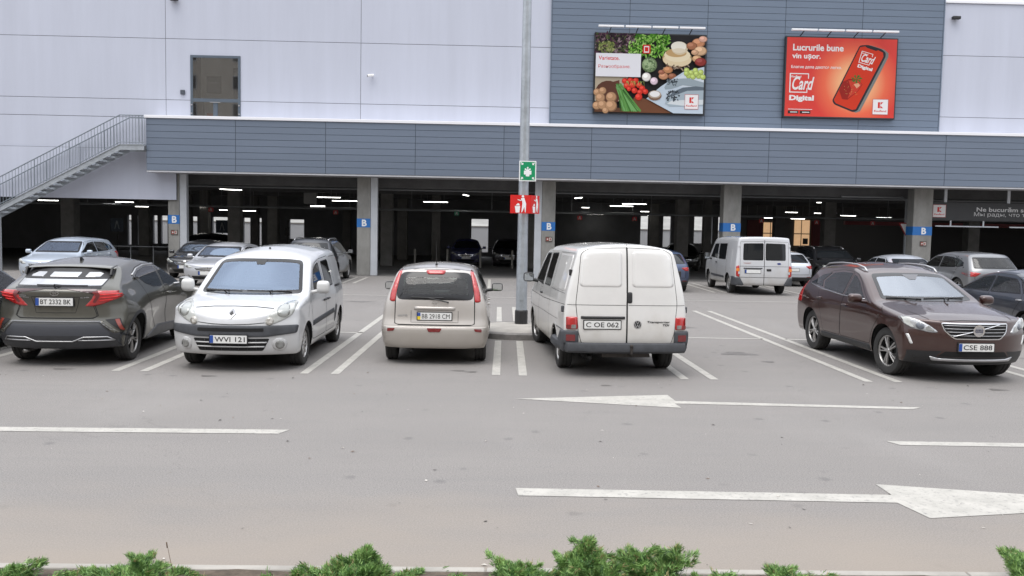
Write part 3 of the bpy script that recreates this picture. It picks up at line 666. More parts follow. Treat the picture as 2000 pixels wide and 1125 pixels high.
B = empty('supermarket_building', (0,37,0), 0, 'long supermarket building with white walls, grey blue cladding and open garage below', 'building'); B.location = (0,0,0)
YW = 36.8
def panels(name, xs, zs, y0, th, m, mj, gx=.02, gz=.02, clip=None, back=True):
    b = MB()
    for i in range(len(xs)-1):
        for j in range(len(zs)-1): b.box((xs[i]+gx/2, y0, zs[j]+gz/2), (xs[i+1]-gx/2, y0+th, zs[j+1]-gz/2), 0)
    if back: b.box((xs[0]+.002, y0+.012, zs[0]+.002), (xs[-1]-.002, y0+th-.003, zs[-1]-.002), 1)
    return b.build(name, [m, mj], B)
panels('wall', [-45,-37.3,-29.3,-21.3,-13.40,-5.47,2.335], [6.33,7.06,9.52,11.97,14.4], YW, .3, WALL, WJOINT)
panels('wall', [-45,-37.3,-29.3,-21.3,-13.84], [5.05,6.33], YW, .3, WALL, WJOINT); panels('wall', [-45,-37.3,-29.3,-21.3,-12.97], [2.97,5.05], YW-.1, .095, WALL, WJOINT)
panels('wall', [18.56,26.5,34.5,45], [6.33,7.05,9.58,11.72], YW, .3, WALL, WJOINT)
b = MB(); b.box((18.56,YW-.06,11.72),(45,YW+.36,11.80)); b.build('coping', COPE, B)
xs = [2.34,5.53,8.75,11.97,15.18,18.555]; zs = [6.33+.2645*i for i in range(31)]
panels('cladding', xs, zs, YW-.09, .38, CLAD, JOINT, .020, .015)
MB().box((2.30,YW-.10,6.33),(2.338,YW,14.5)).build('corner_trim', CLAD, B); MB().box((18.557,YW-.10,6.33),(18.60,YW,14.5)).build('corner_trim', CLAD, B)
# canopy
YF = 35.8; xs = [-13.84,-10.30,-6.71,-3.12,.44,3.98,7.58,11.20,14.82,18.46,22.1,25.7,29.3,33]; zs = [4.12+.2588*i for i in range(9)]
panels('canopy_fascia', xs, zs, YF, .10, CLAD2, JOINT, .020, .015)
b = MB()
for i in range(8): b.box((-13.84, YF+.101, zs[i]+.01), (-13.78, YW-.002, zs[i+1]-.01), 0)
b.box((-13.83, YF+.102, 4.13), (-13.785, YW-.003, 6.185), 1); b.build('canopy_end', [CLAD2, JOINT], B)
b = MB(); b.box((-13.90,YF-.05,6.192),(33,YW-.001,6.31),0,.012); b.build('canopy_coping', COPE, B)
b = MB(); b.box((-13.84,YF+.02,4.06),(33,YW+.35,4.118)); b.build('soffit', mat('grey soffit sheet', (.55,.55,.57), .6, var=.1), B)
# shell of the hall above and garage below
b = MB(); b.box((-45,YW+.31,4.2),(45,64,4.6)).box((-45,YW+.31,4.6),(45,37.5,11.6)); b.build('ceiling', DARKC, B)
b = MB(); b.box((-45,37.5,11.6),(45,64,11.7)).box((-45,63.7,4.6),(45,64,11.6)); b.build('roof', mat('grey roof sheet', (.3,.3,.3), .8), B)
for i, y in enumerate((38.2,40.6,43.0,45.4,47.8,50.4,53.2,56.2,59.2)):
    b = MB(); b.box((-45,y,3.86 if i % 3 else 3.70),(45,y+.34,4.199)); b.build('ceiling_beam', DARKC, B)
b = MB(); b.box((-45,37.12,0),(-44.7,62,4.2)).box((44.7,37.12,0),(45,62,4.2))
op = [(-25.3,-25.05,.4,2.45),(-24.6,-24.25,.4,2.45),(-23.55,-23.25,.5,2.45),(-23.0,-22.55,.5,2.45),(-20.9,-20.5,.5,2.42),(-20.1,-19.8,.5,2.4),(-19.45,-18.2,.5,2.42),(-17.3,-16.05,.5,2.4),(-15.5,-15.05,.5,2.35),(-14.1,-13.1,1.0,2.35),(-1.41,-.23,.3,2.62),(10.5,11.45,.8,3.05),(12.1,12.65,.9,3.05),(13.15,13.55,.9,3.05),(14.3,15.6,1.2,3.08),(16.0,16.4,1.2,3.08)]
xsx = [-44.7]
for a, q, z0, z1 in op: b.box((xsx[-1],62,0),(a,62.3,4.2)); b.box((a,62,z1),(q,62.3,4.2)); b.box((a,62,0),(q,62.3,z0)); xsx.append(q)
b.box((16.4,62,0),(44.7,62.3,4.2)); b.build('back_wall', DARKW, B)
def column(x0, x1, y=36.8, d=.62, m=RAWC, top=4.06): 
    b = MB(); b.box((x0,y,0),(x1,y+d,top),0,.02); return b.build('column', m, B)
BLUE = mat('blue zone paint', (.020,.15,.45), .55, var=.06); ZRED = mat('brown red zone sign', (.30,.06,.045), .5)
for x0, x1, zs_, sidew in ((-13.36,-12.90,True,1),(-5.59,-5.04,False,1),(2.09,2.65,True,-1),(9.70,10.44,False,0),(17.75,18.56,True,0),(25.6,26.3,True,0)):
    zo = {True:0}.get(False, 0); c = column(x0, x1); zc = 2.0+ (0.0 if x0 < 5 else .10); b = MB(); b.box((x0-.004,36.795,zc),(x1+.004,37.43,zc+.36),0)
    v, f = fit_text('B', .20, .28, bold=.035, extr=.002); cx = (x0+x1)/2+(.03 if x0 < 8 else .06); b.add([(cx+a, 36.79-q2, zc+.18+q) for a, q, q2 in v], f, 1); b.build('letter_band', [BLUE, WHITE_T], c, fix=False)
    if zs_:
        b = MB(); q = cx; b.box((q-.14,36.775,zc-.46),(q+.14,36.799,zc-.25),0).box((q-.11,36.769,zc-.42),(q-.01,36.774,zc-.29),1).box((q+.01,36.769,zc-.42),(q+.11,36.774,zc-.29),2).box((q-.085,36.764,zc-.385),(q-.035,36.768,zc-.325),2).box((q+.035,36.764,zc-.40),(q+.085,36.768,zc-.31),1); b.build('zone_sign', [mat('brown sign frame', (.10,.075,.065), .5), ZRED, mat('off white pictogram', (.6,.58,.55), .5)], c)
    if sidew:
        b = MB(); xa, xb = (x1+.004, x1+.29) if sidew > 0 else (x0-.30, x0-.004); b.box((xa,36.83,0),(xb,37.1,4.06),0,.015); b.build('downpipe_casing', STEELW, B)
for x, y, wd in ((-20.9,44.0,.65),(-28.3,44.0,.65),(-13.2,45.5,.62),(-5.4,45.5,.6),(2.2,45.5,.6),(9.9,45.5,.62),(17.6,45.5,.6),(25.2,45.5,.6),(-20.9,53.5,.6),(-16.8,52,.5),(-13.2,53.5,.6),(-5.4,53.5,.6),(-3.2,51,.5),(2.2,53.5,.6),(9.9,53.5,.6),(12.3,50,.45),(17.6,53.5,.6),(-19.5,57,.5),(-15.5,58,.5),(-9.5,58,.5)):
    column(x-wd/2, x+wd/2, y, wd, mat('garage concrete', (.20,.195,.185), .9, var=.25, vscale=2), 4.2)
# upper door
d = empty('x'); bpy.data.objects.remove(d)
FR = mat('grey blue door frame', (.10,.125,.155), .4, .3)
b = MB(); X0, X1, Z0, Z1 = -12.40, -10.37, 6.32, 8.88; y0 = YW-.03; y1 = YW+.05
b.box((X0,y0,Z0),(X0+.10,y1,Z1)).box((X1-.10,y0,Z0),(X1,y1,Z1)).box((X0+.1,y0,Z1-.10),(X1-.1,y1,Z1)).box((X0+.1,y0,7.0),(X1-.1,y1,7.14)).box((-11.385-.09,y0-.004,Z0),(-11.385+.09,y1,7.0))
dr = b.build('door', FR, B)
b = MB(); b.box((X0+.1,YW-.012,Z0),(X1-.1,YW-.006,Z1-.1)); b.build('door_glass', glass('door glass', (.80,.80,.80), 2.0, film=.02), dr)
b = MB(); b.box((X0+.1,YW-.005,Z0),(X1-.1,YW-.002,Z1-.1),0).box((X0+.13,YW-.0055,7.14),(X0+.42,YW-.0052,Z1-.1),1).box((-11.75,YW-.0055,7.35),(-11.15,YW-.0052,8.05),2).box((-11.72,YW-.0058,7.38),(-11.18,YW-.0056,7.80),3).box((X0+.15,YW-.0055,Z0),(X0+.55,YW-.0052,7.0),1).box((X1-.3,YW-.0055,7.14),(X1-.1,YW-.0052,8.4),3).box((-11.75,YW-.0057,Z0),(-11.5,YW-.0054,6.55),4)
b.build('door_backing', [mat('beige painted reflection', (.50,.48,.44), .9, var=.1), mat('brown backing strip', (.055,.035,.028), .9), mat('painted reflected frame', (.05,.047,.045), .9), mat('grey backing panel', (.20,.19,.19), .9), mat('orange box', (.55,.16,.09), .8)], dr)  # thin backing: beige and framed window paint in the reflection of the flats opposite
[MB().box((x, y0-.03, z),(x+.06, y0-.001, z+.05)).build('hinge', SILVER, dr) for x in (X0+.02, X1-.08) for z in (6.5, 6.85)]; MB().box((-11.6,y0-.05,6.97),(-11.17,y0-.005,7.0)).build('door_closer', SILVER, dr)
tag(None or (lambda o: o)(MB().box((-12.80,YW-.08,7.28),(-12.62,YW-.001,7.46),0,.015).build('entry_reader', mat('dark grey box', (.06,.07,.085), .5))), 'small dark grey box on the white wall left of the upper glass door', 'wall box')
t_ = empty('security_camera', (-5.0,YW,8.2), 0, 'white bullet camera on the white wall', 'camera'); b = MB(); b.tube([(0,0,0),(0,-.10,0),(-.06,-.16,.0)], .03, 10); b.build('bracket', WHITE_T, t_, True, 40); b = MB(); b.tube([(.08,-.15,.01),(-.16,-.22,-.03)], .055, 14); b.build('housing', WHITE_T, t_, True, 40); b = MB(); b.tube([(-.161,-.2203,-.0302),(-.172,-.2235,-.032)], .042, 14); b.build('lens', INK, t_, True, 40)
for x, z, lb in ((-13.0,11.06,'black floodlight at the top of the white wall, left'), (19.05,11.08,'black floodlight on the right white wall beside the cladding')):
    t_ = empty('floodlight', (x,YW,z), 0, lb, 'floodlight'); b = MB(); b.box((-.16,-.24,-.05),(.16,-.06,.07),0,.02); b.build('housing', BLACK, t_); b = MB(); b.box((-.04,-.06,-.02),(.04,0,.02)); b.build('bracket', BLACK, t_)
# ------------------------------------------------------------ billboards
def colmat(c, nm=None): return mat(nm or 'print %.3f %.3f %.3f' % c, tuple(q*.86 for q in c), .6, spec=.15)
class Print:
    def __init__(s, x0, z0, x1, z1, y): s.x0, s.z0, s.x1, s.z1, s.y = x0, z0, x1, z1, y; s.b = MB(); s.ms = []; s.d = .0
    def mi(s, m):
        m = colmat(m) if isinstance(m, tuple) else m
        if m not in s.ms: s.ms.append(m)
        return s.ms.index(m)
    def P(s, u, v, d): return (s.x0+(s.x1-s.x0)*u, s.y-d, s.z0+(s.z1-s.z0)*v)
    def poly(s, pts, m):
        s.d += .00012; tri = tessellate_polygon([[Vector((a, q, 0)) for a, q in pts]]); s.b.add([s.P(a, q, s.d) for a, q in pts], [tuple(t) for t in tri], s.mi(m)); return s
    def ell(s, u, v, ru, rv, m, rot=0, n=18):
        A = (s.x1-s.x0)/(s.z1-s.z0); return s.poly([(u+(ru*math.cos(t)*math.cos(rot)-rv/A*math.sin(t)*math.sin(rot)), v+(ru*A*math.cos(t)*math.sin(rot)+rv*math.sin(t)*math.cos(rot))) for t in [2*math.pi*k/n for k in range(n)]], m)
    def text(s, t, u0, u1, vc, h, m, **k):
        s.d += .0003; W_ = (s.x1-s.x0)*(u1-u0); v, f = fit_text(t, W_, h*(s.z1-s.z0), extr=.0, **k); um = (u0+u1)/2; s.b.add([(s.x0+(s.x1-s.x0)*um+a, s.y-s.d, s.z0+(s.z1-s.z0)*vc+q) for a, q, _ in v], f, s.mi(m)); return s
    def ball(s, u, v, r, c, rot=0, asp=1.35):
        s.ell(u, v, r, r*asp, tuple(x*.55 for x in c)); s.ell(u-.06*r, v+.08*r, r*.88, r*asp*.88, c); s.ell(u-.25*r, v+.35*r, r*.5, r*asp*.45, tuple(min(1, x*1.35+.03) for x in c))
    def build(s, name, par): return s.b.build(name, s.ms, par, fix=False)
RED = (.62,.022,.016)
def klogo(p, u0, v0, u1, v1):
    W_ = u1-u0; H_ = v1-v0; p.poly(rect(u0, v0, u1, v1), (.80,.78,.78)); 
    for a in (rect(u0, v0, u1, v0+.03*H_), rect(u0, v1-.03*H_, u1, v1), rect(u0, v0, u0+.03*W_, v1), rect(u1-.03*W_, v0, u1, v1)): p.poly(a, (.5,.15,.15))
    U = lambda a: u0+a*W_; V = lambda q: v0+q*H_
    p.poly([(U(.34),V(.42)),(U(.47),V(.42)),(U(.47),V(.80)),(U(.34),V(.80))], RED); p.poly([(U(.50),V(.62)),(U(.68),V(.80)),(U(.50),V(.80))], RED); p.poly([(U(.50),V(.60)),(U(.50),V(.42)),(U(.68),V(.42))], RED); p.text('Kaufland', U(.12), U(.88), V(.24), .13*H_, RED, bold=.02)
def board(name, label, x0, z0, x1, z1, art):
    t_ = empty(name, ((x0+x1)/2, YW-.09, z0), 0, label, 'billboard', 'lit billboards on the grey cladding'); ox = (x0+x1)/2
    b = MB(); b.box((x0-ox,-.22,0),(x1-ox,-.01,z1-z0),0,.01); b.build('board_case', mat('black board case', (.02,.022,.025), .4), t_)
    p = Print(x0-ox+.05, .05, x1-ox-.05, z1-z0-.05, -.222); art(p); p.build('printed_panel', t_)
    for i in range(4):
        a = x0-ox+.10+(x1-x0-.2)*i/4; q = a+(x1-x0-.2)/4-.06; b = MB(); b.box((a,-.62,z1-z0+.14),(q,-.50,z1-z0+.22),0,.015); L_ = b.build('light_bar', mat('white aluminium bar', (.78,.78,.80), .35), t_)
        b = MB(); m_ = (a+q)/2; b.tube([(m_,-.55,z1-z0+.15),(m_-.02,-.10,z1-z0+.02)], .02, 8); b.build('lamp_arm', BLACK, L_)
def food(p):
    r = random.Random(3); p.poly(rect(0,0,1,1), (.022,.020,.022))
    def leaves(n, u0, u1, v0, v1, cols, sz, cond=None):
        for _ in range(n):
            u, v = r.uniform(u0, u1), r.uniform(v0, v1)
            if cond and not cond(u, v): continue
            p.ell(u, v, sz*r.uniform(.5, 1.3), sz*r.uniform(.3, .8), r.choice(cols), r.uniform(0, 3.1), 7)
    leaves(330, 0, .38, .74, 1.0, [(.035,.015,.03),(.07,.03,.05),(.13,.07,.09),(.03,.02,.025),(.28,.20,.22),(.10,.12,.05),(.05,.07,.025)], .022); leaves(70, .03, .16, .74, .90, [(.20,.24,.07),(.10,.15,.04),(.32,.34,.14)], .016)
    leaves(420, .30, .67, .71, 1.0, [(.07,.24,.02),(.14,.38,.04),(.25,.52,.09),(.04,.13,.015),(.38,.62,.18)], .017, lambda u, v: not (u < .36 and v > .9))
    p.poly(rect(.425,.755,.495,.865), RED); p.poly(rect(.437,.765,.483,.85), (.75,.7,.7)); p.poly(rect(.444,.78,.476,.835), RED)
    p.poly([(0,.14),(.22,.14),(.30,.46),(0,.46)], (.42,.36,.27)); p.poly([(0,0),(.70,0),(.52,.14),(.25,.05),(0,.1)], (.10,.045,.025)); p.poly([(.30,0),(.70,0),(.55,.16),(.36,.2)], (.15,.06,.03))
    p.poly([(.10,.36),(.22,.41),(.24,.12),(.17,.30)], (.12,.045,.03)); p.ell(.12,.24,.12,.16,(.10,.04,.025))
    for u, v, q in ((.02,.25,.035),(.07,.27,.035),(.05,.18,.045),(.15,.19,.05),(.02,.08,.04),(.07,.09,.045),(.15,.08,.055),(.10,.02,.03)): p.ball(u, v, q, (.42,.24,.13))
    for i in range(46):
        u = .20+r.uniform(-.012,.03); v = .37-r.uniform(0,.06); a = r.uniform(.02,.20); p.poly([(u,v),(u+.006,v+.003),(u+a+.008,.01+r.uniform(0,.04)),(u+a,.01)], r.choice([(.05,.16,.03),(.10,.26,.06),(.16,.36,.12),(.03,.09,.02)]))
    for u, v, q in ((.27,.40,.028),(.32,.41,.028),(.37,.41,.026),(.29,.34,.030),(.34,.35,.030),(.40,.35,.028),(.36,.28,.028),(.43,.31,.028),(.41,.26,.026),(.46,.27,.026),(.40,.20,.034),(.31,.30,.022)): p.ball(u, v, q, (.60,.035,.02))
    for _ in range(16): u = r.uniform(.27,.45); p.poly([(u,.40),(u+.004,.40),(u+r.uniform(-.03,.03),.33)], (.35,.45,.12))
    p.ball(.49,.61,.070,(.24,.33,.17)); leaves(60, .435, .545, .53, .70, [(.14,.22,.10),(.34,.44,.25),(.08,.13,.06)], .014, lambda u, v: (u-.49)**2+((v-.61)/1.35)**2 < .0042)
    p.ell(.74,.70,.135,.115,(.42,.30,.15)); p.ell(.74,.68,.13,.085,(.70,.58,.38)); p.ell(.74,.74,.12,.085,(.76,.66,.46)); p.ell(.73,.77,.095,.055,(.50,.33,.15)); p.ell(.76,.83,.075,.085,(.62,.52,.36)); p.ell(.75,.85,.07,.065,(.80,.76,.66)); p.ell(.755,.80,.06,.03,(.70,.62,.48)); leaves(40, .62, .86, .55, .62, [(.12,.07,.05),(.30,.24,.18)], .014)
    for u, v, q, c in ((.93,.90,.06,(.55,.25,.13)),(.87,.86,.05,(.36,.15,.08)),(.95,.80,.06,(.62,.40,.24)),(.90,.78,.035,(.55,.33,.2)),(.92,.70,.045,(.55,.33,.17)),(.955,.66,.055,(.24,.035,.03)),(.97,.95,.04,(.7,.4,.3)),(.66,.55,.045,(.48,.22,.10)),(.70,.47,.04,(.28,.11,.06)),(.62,.47,.045,(.50,.24,.13)),(.60,.52,.03,(.32,.12,.07))): p.ball(u, v, q, c, 0, 1.0)
    p.ball(.465,.455,.042,(.75,.72,.68)); p.ball(.535,.405,.036,(.66,.52,.60))
    p.poly([(.99,.60),(.99,.0),(.72,.0),(.47,.18),(.60,.34),(.80,.53)], (.50,.58,.66)); p.poly([(.99,.55),(.99,.35),(.62,.33),(.80,.50)], (.60,.66,.72))
    for u, v in ((.83,.55),(.87,.52),(.91,.55),(.96,.53),(.85,.48),(.89,.47),(.94,.48),(.98,.47),(.83,.51),(.92,.51)): p.ball(u, v, .026, (.42,.52,.14))
    p.poly([(.63,.33),(.66,.40),(.72,.44),(.85,.45),(.99,.40),(.99,.33),(.80,.36),(.70,.31),(.64,.30)], (.30,.36,.40)); leaves(30, .65, .75, .36, .44, [(.04,.05,.06),(.12,.15,.17)], .012)
    p.poly([(.64,.12),(.66,.20),(.72,.28),(.80,.33),(.92,.35),(.99,.34),(.99,.10),(.80,.09),(.68,.085)], (.36,.43,.48)); p.poly([(.66,.20),(.72,.28),(.80,.33),(.92,.35),(.99,.34),(.99,.30),(.84,.29),(.75,.24)], (.12,.15,.18)); p.poly([(.66,.12),(.80,.10),(.99,.12),(.99,.18),(.80,.17),(.70,.16)], (.62,.66,.68)); leaves(46, .65, .77, .16, .28, [(.03,.035,.04),(.08,.10,.12)], .013)
    p.ell(.545,.22,.062,.062,(.20,.12,.08)); p.ell(.545,.235,.058,.05,(.42,.34,.27)); p.ell(.545,.24,.046,.038,(.78,.77,.76))
    p.poly(rect(0,.45,.41,.745), (.74,.74,.78)); p.text('Varietate.', .025, .215, .685, .050, RED, bold=.012); p.text('Разнообразие.', .025, .315, .575, .052, RED, bold=0)
    klogo(p, .82, .055, .945, .245)
def redmat():
    m = bpy.data.materials.new('red glow print'); m.use_nodes = True; t = m.node_tree; n = t.nodes; c = n.new('ShaderNodeTexCoord'); mp = n.new('ShaderNodeMapping'); mp.inputs['Location'].default_value = (-.62,0,-1.45); vm = n.new('ShaderNodeVectorMath'); vm.operation = 'LENGTH'
    mp.inputs['Scale'].default_value = (1,0,1.0); t.links.new(c.outputs['Object'], mp.inputs[0]); t.links.new(mp.outputs[0], vm.inputs[0]); r = n.new('ShaderNodeValToRGB'); r.color_ramp.elements[0].position = .22; r.color_ramp.elements[0].color = (.75,.36,.17,1); r.color_ramp.elements[1].position = .62; r.color_ramp.elements[1].color = (.56,.028,.018,1); e = r.color_ramp.elements.new(.42); e.color = (.68,.11,.045,1)
    d = n.new('ShaderNodeMath'); d.operation = 'MULTIPLY'; d.inputs[1].default_value = .33; t.links.new(vm.outputs['Value'], d.inputs[0]); t.links.new(d.outputs[0], r.inputs[0]); t.links.new(r.outputs[0], n['Principled BSDF'].inputs['Base Color']); n['Principled BSDF'].inputs['Roughness'].default_value = .45; return m
def card(p):
    W_ = (.78,.77,.76); p.poly(rect(0,0,1,1), redmat())
    p.text('Lucrurile bune', .055, .515, .875, .085, W_, bold=.028); p.text('vin ușor.', .05, .31, .755, .085, W_, bold=.028); p.text('Благие дела даются легко.', .045, .505, .625, .045, W_, bold=.012)
    def cardlogo(u, v, s_, rot=0):
        A = (p.x1-p.x0)/(p.z1-p.z0)
        def Q(a, q): a *= s_; q *= s_; return (u+(a*math.cos(rot)-q*math.sin(rot)/A*1.0), v+(a*math.sin(rot)*A+q*math.cos(rot))) if rot else (u+a, v+q)
        for seg in ([(0,.0),(.165,.0),(.165,.012),(0,.012)], [(0,0),(.010,0),(.010,.245),(0,.245)], [(0,.235),(.175,.235),(.175,.247),(0,.247)], [(.167,.18),(.175,.18),(.175,.24),(.167,.24)], [(.157,.0),(.165,.0),(.165,.06),(.157,.06)]): p.poly([Q(*w_) for w_ in seg], W_)
        for tx, w_, h_, cx, cy, sh in (('Card', .20, .17, .125, .12, .35), ('Digital', .225, .085, .115, -.075, 0), ('Kaufland', .09, .026, .06, .205, 0)):
            vv, f = fit_text(tx, w_, h_, bold=.02 if tx != 'Digital' else .05, shear=sh, extr=0); p.d += .0003; p.b.add([p.P(*Q(cx+a, cy+q), p.d) for a, q, _ in vv], f, p.mi(W_))
    cardlogo(.035,.30,1.0)
    ph = [(.66,.915),(.735,.925),(.86,.875),(.90,.83),(.90,.78),(.665,.085),(.625,.065),(.45,.16),(.43,.21)]
    p.poly([(a+.025, q-.005) for a, q in ph], (.20,.21,.20)); p.poly(rp(ph, .02), (.03,.03,.035)); p.poly([(.665,.895),(.71,.905),(.73,.885),(.81,.85),(.83,.86),(.875,.83),(.88,.78),(.65,.105),(.615,.095),(.465,.175),(.445,.215)], (.60,.045,.02)); p.poly([(.715,.905),(.735,.89),(.805,.862),(.82,.87),(.80,.885),(.73,.915)], (.03,.03,.035))
    cardlogo(.655,.70,.62,-.25)
    for pts, c in (([(.49,.34),(.52,.45),(.58,.49),(.66,.48),(.70,.42),(.66,.33),(.57,.225),(.52,.23)], (.30,.02,.015)), ([(.57,.47),(.66,.47),(.695,.42),(.655,.33),(.57,.24),(.60,.36)], (.55,.05,.03)), ([(.62,.42),(.66,.44),(.68,.41),(.65,.37)], (.72,.35,.22))): p.poly(pts, c)
    for a in range(7): q = a*.9; p.poly([(.645,.485),(.645+.055*math.cos(q),.49+.055*math.sin(q)),(.645+.04*math.cos(q+.5),.49+.05*math.sin(q+.5))], (.04,.16,.03))
    r = random.Random(4)
    for _ in range(26): p.ell(r.uniform(.53,.67), r.uniform(.28,.46), .003, .004, (.60,.34,.12), 0, 6)
    p.poly(rect(.03,.085,.25,.092), W_); p.poly(rect(.03,.035,.125,.07), (.03,.03,.03)); p.poly(rect(.14,.035,.235,.07), (.03,.03,.03)); p.poly(rect(.05,.047,.115,.057), W_); p.poly(rect(.16,.047,.225,.057), W_)
    klogo(p, .80, .04, .945, .24)
board('billboard', 'billboard with food photo collage and white text box, on the grey cladding', 4.08, 6.85, 8.68, 10.12, food)
board('billboard', 'red billboard with tilted phone and card lettering, on the grey cladding', 11.95, 6.86, 16.61, 10.16, card)
# ------------------------------------------------------------ outside stairs
ST = empty('outside_staircase', (-17,36.2,0), 0, 'galvanized outside staircase with baluster railings climbing to the canopy', 'staircase'); ST.location = (0,0,0)
XL, ZL = -14.80, 5.12; sl = (5.12-2.53)/(19.65-14.80); x_end = XL-ZL/sl
for y in (35.62, 36.55):
    b = MB(); n_ = [(XL,ZL),(-13.86,ZL),(-13.86,ZL-.24),(XL-.05,ZL-.24),(x_end,-.24+.24),(x_end,.0+.02),(x_end+.03,.03)]
    b.prism([(-13.86,ZL+.0),(-13.86,ZL-.22),(XL+.02,ZL-.22),(x_end+.35,0),(x_end-.05,0),(XL,ZL)], y, y+.03); b.prism([(-13.86,ZL+.0),(-13.86,ZL-.02),(XL+.0,ZL-.02),(x_end-.02,0),(x_end-.06,0),(XL,ZL)], y-.04, y-.001); b.build('stringer', GALV, ST)
    b = MB()
    def zr(x): return ZL if x > XL else ZL-(XL-x)*sl
    xx = -13.93
    while xx > x_end+.1: b.tube([(xx,y+.015,zr(xx)+.08),(xx,y+.015,zr(xx)+1.13)], .010 if int((xx+13.93)/.125+.1) % 11 else .02, 5, cap=False); xx -= .125
    for h_, r_ in ((1.15,.024),(.09,.016)): b.tube([(-13.88,y+.015,ZL+h_),(XL,y+.015,ZL+h_),(x_end,y+.015,h_)], r_, 8)
    b.build('railing', mat('blue grey railing steel', (.22,.25,.28), .5, .4), ST, True, 40)
N_ = int(ZL/.165)
for i in range(N_):
    z = ZL-.165*(i+1); x = XL-(i+1)*.165/sl; b = MB(); b.box((x-.02,35.655,z-.035),(x+.31,36.545,z)); b.box((x-.018,35.656,z-.08),(x-.008,36.544,z-.036)); b.build('tread', STEELW, ST)
b = MB(); b.box((XL+.01,35.655,ZL-.05),(-13.86,36.545,ZL-.005)); b.build('landing', STEELW, ST)
for x in (-19.70,): b = MB(); b.box((x-.06,35.60,0),(x+.10,35.78,zr(x)-.2)); b.build('post', STEELW, ST)
# ------------------------------------------------------------ lamp post with signs
px, py = .65, 18.3
LP = empty('street_lamp', (px,py,.128), 0, 'tall galvanized lamp post with black base on the round island', 'street lamp')
b = MB(); b.lathe([(.118,.0),(.112,1.2),(.100,3.4),(.088,6.6),(.075,9.0)], n=10); b.build('pole', GALV, LP, True, 30, False)
b = MB(); b.lathe([(.135,-.002),(.135,.27),(.120,.29)], n=10); b.build('pole_base', BLACK, LP, True, 30, False)
b = MB(); b.box((-.05,-.13,.5),(.05,-.105,.95)); b.build('service_hatch', GALV, LP)
b = MB(); b.tube([(0,0,8.95),(0,-.4,9.2),(0,-1.0,9.25)], .04, 8); b.box((-.14,-1.6,9.19),(.14,-.9,9.30),0,.03); b.build('lamp_head', STEELW, LP)
GRN = mat('green sign paint', (.0,.26,.10), .4)
S1 = empty('assembly_sign', (.72,18.17,3.08), R(2), 'green assembly point sign with white figures on the lamp post', 'sign')
b = MB(); b.prism(rp(rect(-.175,0,.175,.415), .015), -.012, .0, 0); b.prism(rp(rect(-.155,.02,.155,.395), .01), -.0135, -.0121, 1)
def arrow(cx, cz, dx, dz):
    t = Vector((dx, dz)).normalized(); n_ = Vector((-t.y, t.x)); c = Vector((cx, cz)); L_ = .03
    b.prism([tuple(c+t*L_+n_*.001), tuple(c-t*.0+n_*.035), tuple(c-t*.0+n_*.010), tuple(c-t*.035+n_*.010), tuple(c-t*.035-n_*.010), tuple(c-n_*.010), tuple(c-n_*.035)], -.0150, -.0137, 0)
for sx in (-1, 1):
    for z, d_ in ((.355,-1),(.06,1)): arrow(sx*.115, z, -sx, d_)
for x, z, s_ in ((-.045,.20,.85),(.045,.20,.85),(0,.225,.9),(0,.175,1.0)):
    b.prism(ell(x, z+.052*s_, .020*s_, .022*s_, 12), -.0152-.0005*s_, -.0137, 0); b.prism(rp([(x-.038*s_,z-.075*s_),(x+.038*s_,z-.075*s_),(x+.038*s_,z+.018*s_),(x-.038*s_,z+.018*s_)], .012), -.0152-.0005*s_, -.0137, 0)
b.build('sign_panel', [WHITE_T, GRN], S1); b = MB(); b.tube([(0,.0,.1),(-.06,.08,.1)], .012, 6); b.tube([(0,.0,.32),(-.06,.08,.32)], .012, 6); b.build('bracket', GALV, S1)
SR = mat('red sign plastic', (.62,.012,.010), .4); S2 = empty('litter_bin_sign', (.55,18.10,2.42), 0, 'red folded sign with white figure dropping litter in a bin on the lamp post', 'sign')
def binman(b, T, mi):
    def pr(poly, d=.004): tri = tessellate_polygon([[Vector((a, q, 0)) for a, q in poly]]); b.add([T(a, q, d) for a, q in poly], [tuple(t) for t in tri], mi)
    pr([(-.115,.145),(-.02,.145),(-.032,.015),(-.098,.015)]); pr([(-.10,.158),(-.03,.158),(-.035,.19),(-.06,.205),(-.09,.175)], .0042)
    pr(ell(.025,.345,.023,.025,12), .0044); pr([(-.005,.31),(.05,.315),(.068,.25),(.085,.19),(.078,.02),(.066,.02),(.055,.13),(.03,.06),(.012,.02),(.002,.02),(.012,.14),(.018,.20),(.012,.262),(-.065,.285),(-.07,.272),(-.01,.25)], .0046)
a1, a2 = R(-6), R(58); wl, wr = .42, .36
for a, w_, sg, off in ((a1, wl, -1, -.02), (a2, wr, 1, 0)):
    ca, sa = math.cos(a), math.sin(a); O = Vector((.24,-.12,0)); 
    def T(u, v, d, ca=ca, sa=sa, O=O, sg=sg): 
        return (O.x+u*ca+sa*d, O.y+u*sa-ca*d, v)
    b = MB(); u0, u1 = (-w_, -.004) if sg < 0 else (.004, w_); q = [T(u0,0,0),T(u1,0,0),T(u1,.37,0),T(u0,.37,0),T(u0,0,-.012),T(u1,0,-.012),T(u1,.37,-.012),T(u0,.37,-.012)]; b.add(q, [(0,1,2,3),(7,6,5,4),(0,4,5,1),(1,5,6,2),(2,6,7,3),(3,7,4,0)], 0)
    cu = (u0+u1)/2; binman(b, lambda a_, q_, d, T=T, cu=cu: T(cu+.02+a_*1.15, q_, d), 1); b.build('sign_panel', [SR, WHITE_T], S2, fix=False)
b = MB(); b.tube([(.24,-.10,.19),(.10,.14,.19)], .012, 6); b.build('bracket', GALV, S2)
